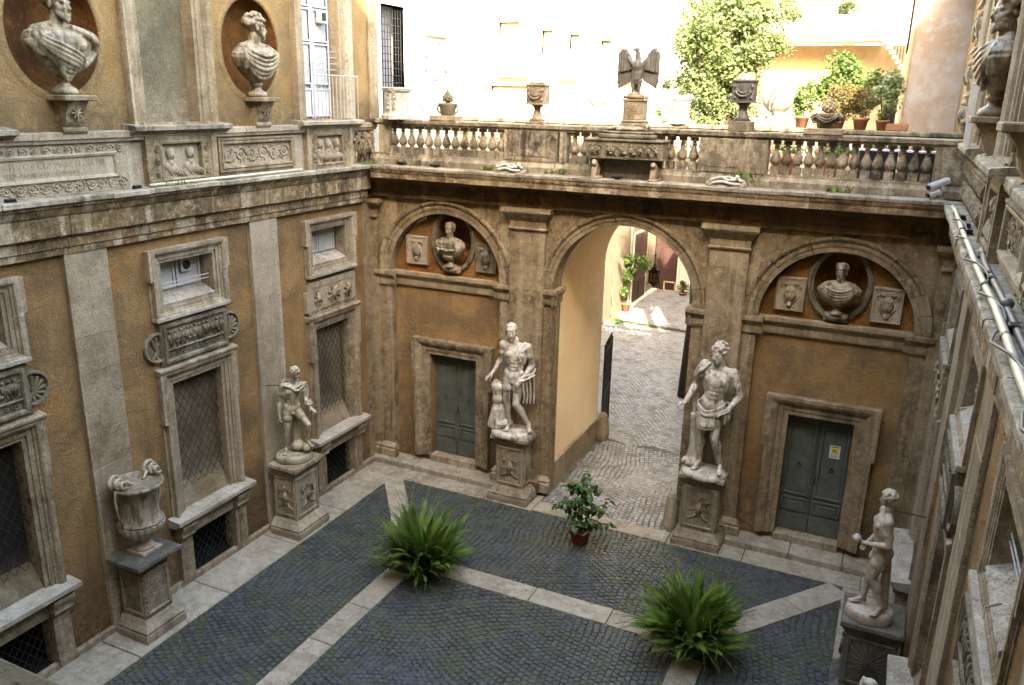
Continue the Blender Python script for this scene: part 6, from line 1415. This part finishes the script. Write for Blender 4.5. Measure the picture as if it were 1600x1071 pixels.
cb = empty('court_house', 'low cream house on the left of the rear court, behind the passage', 'house')
link('wall', MB().box(-8, .9, 5.6, 22.6, -.02, 7.3), 'court_cream', cb)
q = MB(); q.tube([(.98, 18.25, .05), (.98, 18.25, 7.2)], .055, 10); link('downpipe', q.mesh('downpipe', True), 'shutter', cb)
q = MB().sweep([(18.9, 0), (18.9, 3.2), (20.95, 3.2), (20.95, 0)][::-1], [(0, 0), (0, .05), (.1, .05), (.1, 0)]); dd = link('doorway', q, 'farwall', cb, Tr(.9, 0, 0))
for a, b_ in ((18.95, 19.9), (19.92, 20.9)):
    q = MB().box(.01, .05, a, b_, .02, 3.15)
    for z0, z1 in ((.1, 1.0), (1.1, 2.1), (2.2, 3.1)): q.sweep(rectpath(a+.1, b_-.1, z0+.03, z1-.03), [(0, .05), (.01, .08), (.05, .08), (.06, .05)], True)
    link('door_leaf', q, 'darkwood', dd)
link('low_step', MB().box(.9, 1.15, 18.6, 22.5, 0, .1), 'farwall', cb)
rb = empty('court_shade_house', 'ochre house on the right of the rear court, unseen behind the passage pier, extended to block sun', 'house'); link('wall', MB().box(5.0, 12.3, 14.0, 22.6, -.02, 7.8), 'oldwall', rb); link('wall', MB().box(6.3, 10.9, 9.1, 14.0, -.02, 7.7), 'oldwall', rb)  # second block added unseen, keeps sun off the rear court ground
# lantern
t = empty('lantern', 'ornate dark iron lantern with amber glass hanging in the passage', 'lantern', Tr(6.44, 1.8, .95) @ Matrix.Scale(.82, 4)); q = MB(); q.tube([(0, 0, 6.55), (0, 0, 5.42)], .008, 6); q.ell((0, 0, 5.68), (.035, .035, .035)); link('chain', q, 'iron', t)
q = MB().lathe([(.02, 5.46), (.035, 5.42), (.02, 5.38), (.06, 5.34), (.07, 5.30), (.13, 5.27), (.16, 5.22), (.15, 5.20)], 8); q.lathe([(.12, 4.94), (.14, 4.92), (.10, 4.88), (.05, 4.84), (.015, 4.80)], 8)
for k in range(8): a = R(45*k); q.tube([(math.cos(a)*.14, math.sin(a)*.14, 4.93), (math.cos(a)*.14, math.sin(a)*.14, 5.21), (math.cos(a)*.19, math.sin(a)*.19, 5.24)], .010, 5); q.tube([(math.cos(a)*.14, math.sin(a)*.14, 4.93), (math.cos(a)*.19, math.sin(a)*.19, 4.90), (math.cos(a)*.17, math.sin(a)*.17, 4.85)], .009, 5)
q.tube([(math.cos(R(k*22.5))*.143, math.sin(R(k*22.5))*.143, 5.07) for k in range(17)], .007, 4); link('iron_frame', q, 'iron', t); link('glass', MB().lathe([(.125, 4.94), (.13, 5.20)], 8), 'amber', t)
# open iron gate leaf at the rear of the passage
t = empty('iron_gate', 'dark iron gate leaf folded open at the rear end of the passage', 'gate', Tr(4.74, 3.80, 0) @ Rz(100))
q = MB(); q.box(0, 1.3, -.02, .02, .08, .16); q.box(0, 1.3, -.02, .02, 2.45, 2.52); q.box(0, 1.3, -.02, .02, 1.2, 1.27); q.box(0, .05, -.025, .025, .02, 2.7); q.box(1.25, 1.3, -.025, .025, .05, 2.6); link('gate_frame', q, 'iron', t)
for k in range(10): link('bar', MB().box(.08+k*.12, .115+k*.12, -.012, .012, .16, 2.75), 'iron', t)
link('sheet_panel', MB().box(.05, 1.25, -.006, .006, .1, 2.5), 'iron', t)
# terracotta pots and hose in the rear court
def leafcloud(name, c, rad, n, size, mat, parent, seed, clumps=24, squash=1., X=None, fill=.35):
    q = np.random.RandomState(seed); c = np.array(c); rad = np.array(rad)
    d = q.normal(size=(clumps, 3)); d /= np.linalg.norm(d, axis=1)[:, None]; cc = c+d*rad*(q.uniform(.35, .85, (clumps, 1))); cr = q.uniform(.22, .45, clumps)*rad.min()
    k = q.randint(0, clumps, n); dd = q.normal(size=(n, 3)); dd /= np.linalg.norm(dd, axis=1)[:, None]
    P_ = cc[k]+dd*cr[k][:, None]*(q.uniform(0, 1, (n, 1))**fill)
    a = q.normal(size=(n, 3)); a[:, 2] *= .6; a /= np.linalg.norm(a, axis=1)[:, None]; nn = dd*.6+q.normal(size=(n, 3))*.5; b_ = np.cross(a, nn); b_ /= np.linalg.norm(b_, axis=1)[:, None]+1e-6
    s_ = size*q.uniform(.6, 1.3, (n, 1)); tip = P_+a*s_; mid = P_+a*s_*.45
    v = np.stack([P_, mid+b_*s_*.3, tip, mid-b_*s_*.3], 1).reshape(-1, 3); me = bpy.data.meshes.new(name)
    me.from_pydata(v.tolist(), [], np.arange(4*n).reshape(-1, 4).tolist()); at = me.attributes.new('rnd', 'FLOAT', 'FACE'); at.data.foreach_set('value', q.uniform(0, 1, n).astype(np.float32))
    o = link(name, me, mat, parent, X); o['kind'] = 'stuff'; return o
def pot(parent, x, y, z, r_, h, mat='terracotta'):
    q = MB().lathe([(r_*.68, 0), (r_*.92, h*.78), (r_*1.05, h*.8), (r_*1.08, h*.96), (r_*.98, h), (r_*.9, h*.93), (.0, h*.88)], 20, (x, y, z)); p_ = link('pot', q.mesh('pot', True), mat, parent)
    link('soil', MB().lathe([(r_*.9, 0), (.001, .01)], 14, (x, y, z+h*.86)), 'soil', p_); return p_
def potted(label, x, y, z, r_, h, rad, n, size, mat, seed, cat='potted plant', potmat='terracotta', lift=.0, squash=1., group=None):
    t = empty('potted_plant', label, cat, Tr(x, y, z), group); pot(t, 0, 0, 0, r_, h, potmat)
    q = MB()
    for k in range(5): a = k*1.3; q.tube([(0, 0, h*.8), (math.cos(a)*rad[0]*.3, math.sin(a)*rad[1]*.3, h+lift+rad[2]*.7), (math.cos(a)*rad[0]*.5, math.sin(a)*rad[1]*.5, h+lift+rad[2]*1.4)], .014, 5, .006)
    link('stem', q, 'bark', t); leafcloud('foliage', (0, 0, h+lift+rad[2]*.85), rad, n, size, mat, t, seed, 18); return t
potted('green shrub in an orange pot against the cream wall, seen through the passage', 1.06, 17.7, 0, .22, .42, (.20, .25, .55), 260, .16, 'bush', 3, lift=.7)
tl = empty('climbing_plant', 'big-leaved plant climbing up the downpipe, seen through the passage', 'plant', Tr(1.0, 17.9, 0)); q = MB(); q.tube([(0, 0, 0), (.1, .1, 1.2), (.0, .1, 2.2)], .025, 6); link('stem', q, 'bark', tl)
for i, (x, y, z, r_) in enumerate(((.0, -.2, 2.3, .3), (.1, 0, 1.7, .25), (.0, -.6, 1.0, .28), (.75, .2, 2.0, .38), (.55, .1, 2.3, .25))): leafcloud('foliage', (x, y, z), (r_, r_, r_), 90, .22, 'bush', tl, 40+i, 6)
potted('low round green bush by the far wall, right of the brown gate', 2.55, 22.0, 0, .2, .15, (.32, .3, .3), 500, .09, 'bush', 5)
t = tag(empty('crate', 'small pale wooden frame leaning at the foot of the brown gate', 'frame', Tr(1.75, 22.55, 0)), None)
q = MB(); 
for a, b_, c, d in ((-.3, -.24, 0, .5), (.24, .3, 0, .5), (-.3, .3, .44, .5), (-.3, .3, 0, .06)): q.box(a, b_, -.03, .03, c, d)
link('frame_bars', q, 'sand', t)
q = MB(); q.tube([(1.0, 15.9+.1*math.sin(k), 1.9-k*.16) for k in range(11)]+[(1.25+.22*math.cos(k*.7), 15.7+.3*math.sin(k*.7), .03+.012*k/3) for k in range(28)], .022, 6); tag(link('garden_hose', q.mesh('garden_hose', True), 'hose'), 'green and yellow garden hose coiled at the foot of the cream wall', 'hose')

# buildings right of the tree
hb = empty('balcony_house', 'cream and yellow house with planted balcony, right of the big tree', 'house')
link('wall', MB().box(4.6, 10.75, 18.2, 24, 7.0, 11.05), 'yellowwall', hb); link('wall', MB().box(4.6, 9.2, 19.6, 24, 11.05, 17), 'court_cream', hb)
link('balcony_slab', MB().cbox(4.6, 9.95, 16.9, 18.2, 11.12, 11.42, .03), 'farwall', hb)
link('parapet', MB().box(4.6, 9.9, 16.95, 17.1, 11.42, 12.0), 'farwall', hb)
for x in (6.35, 9.7): link('parapet_pier', MB().cbox(x-.22, x+.22, 16.86, 17.2, 11.42, 12.75, .02), 'farwall', hb)
q = MB()
for k in range(26):
    if abs(4.7+k*.2-6.35) > .2: q.tube([(4.7+k*.2, 17.02, 12.0), (4.7+k*.2, 17.02, 12.5)], .014, 5)
for z in (12.15, 12.35, 12.5): q.tube([(4.6, 17.02, z), (9.9, 17.02, z)], .016, 5)
link('railing', q, 'iron', hb)
q = MB()      # outside stair
for k in range(7): q.cbox(10.0+k*.12, 10.2+k*.12, 16.9, 17.9, 11.0-k*.16, 11.14-k*.16, .01)
link('stair_steps', q, 'farwall', hb); q = MB()
for k in range(9): q.tube([(10.0+k*.1, 16.92, 11.1-k*.13), (10.0+k*.1, 16.92, 12.0-k*.13)], .012, 5)
q.tube([(9.95, 16.92, 12.05), (10.85, 16.92, 10.9)], .018, 5); link('stair_railing', q, 'iron', hb)
link('doorway', MB().box(10.35, 10.72, 18.1, 18.22, 7.5, 9.6), 'black', hb); link('awning', MB().add([(10.1, 18.2, 10.0), (10.75, 18.2, 10.0), (10.75, 17.6, 9.6), (10.1, 17.6, 9.6)], [(0, 1, 2, 3)]), 'shutter', hb)
for i, (x, z) in enumerate(((5.2, 11.42), (6.35, 12.75), (8.6, 11.6), (9.72, 12.75))): potted('balcony plant in a terracotta pot, %s along the balcony' % ('leftmost', 'on the first pier', 'third', 'on the right pier')[i], x, 17.05 if z > 12 else 17.4, z, .2, .34, (.35, .3, .35), 400, .12, ('bush', 'olive', 'bush', 'olive')[i], 60+i, group='balcony pots')
yb = empty('yellow_house', 'narrow yellow house with shuttered slits and jutting eaves, right of the balcony', 'house')
mb = MB(); mb.add([(10.98, 9.05, -.02), (10.80, 16.8, -.02), (10.80, 16.8, 13.5), (10.98, 9.05, 13.5)], [(0, 1, 2, 3)]); link('wall', mb, 'yellowwall', yb)
for y in (11, 13, 15):
    x = 10.98-(y-9.05)*.18/7.75; q = MB().box(x-.04, x+.05, y-.35, y+.35, 10.6, 12.2); link('shutter', q, 'darkwood', yb)
link('eaves', MB().cbox(10.35, 11.05, 9.0, 16.8, 12.7, 12.85, .02), 'sand', yb); link('small_awning', MB().box(10.45, 10.95, 11.5, 12.6, 9.7, 9.76), 'iron', yb)
q = MB(); q.tube([(10.97, 9.0, 7), (10.99, 9.0, 13.4)], .05, 8); link('downpipe', q, 'sand', yb)
ob = empty('old_wall_house', 'patchy old wall, half in sun and half in shade, by the right wing', 'house'); link('wall', MB().box(11.02, W+.9, 9.05, 16.8, -.02, 13.2), 'oldwall', ob)
# terrace plants
specs = [('yellow-green bush in a terracotta pot at the left of the row of terrace plants', 9.02, .17, .26, (.36, .30, .36), 1300, .07, 'bush'), ('dry olive-brown bush in an old pot, second of the terrace row', 9.80, .15, .24, (.46, .34, .42), 2600, .05, 'olive'),
         ('dry olive-brown bush in a ribbed pot, third of the terrace row', 10.26, .17, .26, (.42, .32, .40), 2400, .05, 'olive'), ('pale bright leafy bush at the right end of the terrace row', 10.70, .14, .22, (.40, .32, .62), 1800, .08, 'crown')]
for i, (lb, x, r_, h, rad, n, sz, mt) in enumerate(specs): potted(lb, x, 3.85 if i else 3.95, 8.45, r_, h, rad, n, sz, mt, 70+i, group='potted plants on the far balustrade')
t = empty('planter', 'low terracotta trough at the right end of the far balustrade', 'planter', Tr(11.0, 3.85, 8.45)); link('trough', MB().cbox(-.22, .22, -.1, .1, 0, .15, .015), 'terracotta', t); link('soil', MB().box(-.2, .2, -.08, .08, .14, .152), 'soil', t)
t = empty('small_tree', 'dark green leafy tree behind the dry bushes on the terrace', 'tree', Tr(9.75, 5.2, 0)); q = MB(); q.tube([(0, 0, 0), (.05, 0, 5), (0, 0, 9.2)], .12, 8, .05); link('trunk', q, 'bark', t); leafcloud('crown', (0, 0, 9.35), (1.0, .7, .75), 5500, .10, 'bush', t, 81, 30)
for x, y in ((8.95, 2.6), (9.9, 2.9)):
    t = potted('large orange pot on the terrace floor, %s of two seen through the balusters' % ('left' if x < 9.5 else 'right'), x, y, 7.46, .26, .42, (.3, .3, .15), 120, .1, 'bush', int(x*10), group='big pots on the terrace floor')
# the big tree
t = empty('tree', 'big bright leafy tree rising beyond the terrace', 'tree', Tr(6.0, 8.2, 0)); q = MB(); q.tube([(0, 0, 0), (.1, 0, 3), (-.1, .1, 6), (0, 0, 8.5)], .22, 10, .12)
rr = random.Random(3); link('trunk', q.mesh('trunk', True), 'bark', t)
for k in range(12):
    a = rr.uniform(0, 6.28); q = MB(); e = (math.cos(a)*rr.uniform(.6, 1.5), math.sin(a)*rr.uniform(.5, 1.2), rr.uniform(8.8, 12)); q.tube([(0, 0, rr.uniform(6.5, 8.3)), (e[0]*.5, e[1]*.5, e[2]*.5+4), e], .07, 6, .02); link('limb', q, 'bark', t)
leafcloud('crown', (0, 0, 10.6), (1.55, 1.4, 2.3), 17000, .12, 'crown', t, 90, 60, fill=.3); leafcloud('crown', (.75, .1, 9.3), (1.2, .9, .9), 4000, .10, 'crown', t, 91, 26); leafcloud('crown', (-1.0, .1, 9.0), (.6, .5, 1.4), 2200, .08, 'crown', t, 92, 18); leafcloud('crown', (.1, .1, 8.6), (1.5, .9, .8), 4000, .09, 'crown', t, 93, 30); leafcloud('crown', (1.5, .1, 10.8), (.9, .8, 1.4), 4500, .10, 'crown', t, 94, 26)

# ------------------------------------------------------------------ courtyard plants
def frond_mesh(seed, L, droop, mat='fern'):
    q = random.Random(seed); V = []; F = []; n = 26; P_ = []
    for i in range(n+1):
        t = i/n; P_.append(Vector((L*t*(1-.12*t), q.uniform(-.002, .002)+.03*L*math.sin(t*3+seed), L*(.95*t-droop*t*t))))
    for i in range(n):
        a, b_ = P_[i], P_[i+1]; o = len(V); w = .0035*(1-i/n)+.001; V += [(a.x, a.y-w, a.z), (a.x, a.y+w, a.z), (b_.x, b_.y+w, b_.z), (b_.x, b_.y-w, b_.z)]; F.append((o, o+1, o+2, o+3))
        if i < 2: continue
        t = i/n; wl = L*.062*math.sin(min(1, t*1.25+.15)*math.pi)**.6*(1 if t < .9 else .5)+.006; d = (b_-a).normalized()
        for s_ in (-1, 1):
            for h_ in (0, .5):
                c_ = a.lerp(b_, h_); side_ = Vector((0, s_, 0)); tip = c_+side_*wl*q.uniform(.8, 1.1)+d*wl*.35+Vector((0, 0, -wl*.18)); o = len(V); hw = d*L/n*.24
                V += [tuple(c_-hw), tuple(c_.lerp(tip, .5)-hw*.9+Vector((0, 0, .004))), tuple(tip), tuple(c_.lerp(tip, .5)+hw*.9+Vector((0, 0, .004))), tuple(c_+hw)]; F.append((o, o+1, o+2, o+3, o+4))
    me = bpy.data.meshes.new('frond'); me.from_pydata([tuple(v) for v in V], [], F); me.materials.append(M[mat]); return me
FR = [frond_mesh(i, .92+.05*(i % 3), .42+.13*(i % 4)) for i in range(8)]
def fern(label, x, y, seed, n=300, s=1.22):
    t = empty('fern', label, 'fern', Tr(x, y, 0)); q = random.Random(seed)
    qm = MB().lathe([(.20, 0), (.27, .22), (.28, .25), (.25, .26), (.0, .22)], 18); link('pot', qm.mesh('pot', True), 'soil', t)
    for k in range(n):
        a = q.uniform(0, 6.28); e = q.uniform(0, 1)**.85; tilt = R(-20+78*e)      # lower tilt = flatter
        r_ = .42*math.sqrt(q.random())*(1-e*.25); sc_ = s*q.uniform(.55, 1.12)*(.9+.25*e)
        X = Tr(math.cos(a)*r_, math.sin(a)*r_, .20+.04*e) @ Matrix.Rotation(a+q.gauss(0, .75), 4, 'Z') @ Matrix.Rotation(-tilt*.8, 4, 'Y') @ Matrix.Rotation(q.uniform(-.5, .5), 4, 'X') @ Matrix.Scale(sc_, 4)
        link('frond', FR[q.randrange(8)], None, t, X)
    leafcloud('undergrowth', (0, 0, .34), (.50, .50, .20), 1300, .10, 'leaf', t, seed, 20)
    return t
fern('large bushy green fern on the crossing of pale slabs, left of the two ferns', 3.83, -4.12, 1)
fern('large bushy green fern on the crossing of pale slabs, right of the two ferns', 9.10, -4.05, 2)
def leaf_me(seed):
    q = random.Random(seed); V = [(0, 0, 0), (.3, .31, -.02), (.65, .27, -.06), (1, 0, -.2), (.65, -.27, -.06), (.3, -.31, -.02), (.35, 0, .04), (.7, 0, -.02)]
    F = [(0, 1, 6), (0, 6, 5), (1, 2, 7, 6), (5, 6, 7, 4), (2, 3, 7), (4, 7, 3)]; me = bpy.data.meshes.new('leaf'); me.from_pydata(V, [], F); me.materials.append(M['leaf']); return me
LM = [leaf_me(i) for i in range(2)]
t = empty('potted_tree', 'small leafy tree in a red-brown pot in front of the passage', 'potted tree', Tr(6.20, -1.70, 0)); q = MB().lathe([(.15, 0), (.21, .26), (.235, .27), (.235, .33), (.20, .335), (.18, .30), (0, .29)], 4, X=Rz(35)); link('pot', q, 'redpot', t)
link('soil', MB().lathe([(.18, .295), (.001, .31)], 4, X=Rz(35)), 'soil', t)
q = random.Random(5); tips = []; tr_ = MB(); tr_.tube([(0, 0, .28), (.02, .01, .6), (-.02, 0, .95), (.02, 0, 1.3)], .018, 7, .010)
link('trunk', tr_.mesh('trunk', True), 'bark', t)
for k in range(22):
    z0 = .42+.042*k; a = k*2.4; L = q.uniform(.40, .72)*(1.15-.028*k); p0 = Vector((.01, 0, z0)); p2 = p0+Vector((math.cos(a)*L, math.sin(a)*L, q.uniform(-.08, .32))); p1 = p0.lerp(p2, .5)+Vector((0, 0, .08))
    br = MB(); br.tube([p0, p1, p2], .008, 5, .004); link('branch', br, 'bark', t)
    for j in range(13):
        f = .25+.75*j/12; c_ = p0.lerp(p1, f*2) if f < .5 else p1.lerp(p2, f*2-1); b_ = q.uniform(0, 6.28); ss = q.uniform(.13, .20)
        X = Matrix.Translation(c_+Vector((q.uniform(-.04, .04), q.uniform(-.04, .04), q.uniform(-.02, .05)))) @ Matrix.Rotation(b_, 4, 'Z') @ Matrix.Rotation(R(q.uniform(0, 55)), 4, 'Y') @ Matrix.Scale(ss, 4); link('leaf', LM[j % 2], None, t, X)
# weeds on ledges and in joints
def tuft(pts, label, name='weeds', size=.07, n=40, seed=1, mat='weed', sp=(.12, .03, .05)):
    q = np.random.RandomState(seed); V = []; F = []; A = []
    for (x, y, z) in pts:
        for k in range(n):
            a = q.uniform(0, 6.28); b_ = np.array([x+q.normal()*sp[0], y+q.normal()*sp[1], z]); d = np.array([math.cos(a)*.5, math.sin(a)*.5, q.uniform(.5, 1.2)])*size*q.uniform(.5, 1.5); w = np.array([-math.sin(a), math.cos(a), 0])*size*.10
            o = len(V); V += [tuple(b_-w), tuple(b_+w), tuple(b_+d*.6+w*1.4), tuple(b_+d), tuple(b_+d*.6-w*1.4)]; F.append((o, o+1, o+2, o+3, o+4)); A.append(q.uniform())
    me = bpy.data.meshes.new(name); me.from_pydata(V, [], F); at = me.attributes.new('rnd', 'FLOAT', 'FACE'); at.data.foreach_set('value', A); o = link(name, me, mat); tag(o, label, 'weeds', None, 'stuff'); return o
tuft([(1.3, -.12, 7.46), (1.55, -.12, 7.46), (5.0, -.1, 7.46), (4.7, -.15, 7.46), (4.9, -.12, 7.5), (8.5, -.15, 7.62), (8.8, -.15, 7.5), (3.2, -.2, 7.46), (10.2, -.2, 7.46), (8.0, -.2, 7.46)], 'small weeds growing on the arcade cornice', size=.11, n=38)
tuft([(.3, -1.3, 7.46), (.3, -.3, 7.46), (.3, -.5, 7.46), (.33, -6.0, 7.46)], 'small weeds growing on the left cornice', size=.07, n=30, seed=2, sp=(.03, .12, .02))
q = MB(); qr = random.Random(8)
for k in range(150):
    x, y = qr.uniform(1.1, 11.2), qr.uniform(-9.5, 2.5)
    if y > -.9 and not 4.9 < x < 7.6: continue
    a = qr.uniform(0, 6.28); L = qr.uniform(.012, .032); c_, s_ = math.cos(a), math.sin(a); w_ = L*.5; z = .026
    q.add([(x-c_*L, y-s_*L, z), (x+s_*w_, y-c_*w_, z+.006), (x+c_*L, y+s_*L, z+.003), (x-s_*w_, y+c_*w_, z+.008)], [(0, 1, 2, 3)])
tag(link('fallen_leaves', q, 'leaf_litter'), 'tiny pale leaves and crumbs scattered over the cobbles', 'leaf litter', None, 'stuff')
tuft([(3.5, -.95, .0), (3.8, -.97, 0), (4.1, -.98, 0), (8.6, -.98, 0), (8.8, -.98, 0), (9.0, -.95, 0)], 'moss and grass at the foot of the passage pedestals', size=.035, n=70, seed=3)
tuft([(1.08, -8.3+.3*k, .0) for k in range(6)]+[(1.05, -4.4+.25*k, 0) for k in range(4)], 'moss along the edge of the left slabs', size=.03, n=60, seed=4, sp=(.03, .15, .02))
tuft([(11.1+.07*(k % 3), -1.6-.35*k, .0) for k in range(9)], 'grass in the joints before the right wall', size=.035, n=60, seed=5, sp=(.15, .15, .02))

for k, (x, y) in enumerate(((10.75, 2.6), (11.55, 2.5))):
    t = empty('air_conditioner', 'dark machine box on the terrace behind the right balusters, %s one' % ('left', 'right')[k], 'machine', Tr(x, y, 7.46), 'dark boxes on the terrace'); link('casing', MB().cbox(-.36, .36, -.2, .2, .04, .62, .02), 'blackplastic', t); link('cover', MB().cbox(-.38, .38, -.22, .22, .62, .66, .01), 'camwhite', t); link('feet', MB().box(-.3, .3, -.1, .1, 0, .04), 'iron', t)
q = MB()
for a in (0, .42): q.tube([(.25, 1.7, 9.25-a), (.25, 3.3, 8.15-a)], .02, 6)
for k in range(6): q.tube([(.25, 1.75+.3*k, 9.22-.206*k), (.25, 1.75+.3*k, max(7.46, 8.35-.206*k))], .012, 5)
tag(link('stair_railing', q, 'camwhite'), 'pale sloping stair railing at the left end of the terrace', 'railing')
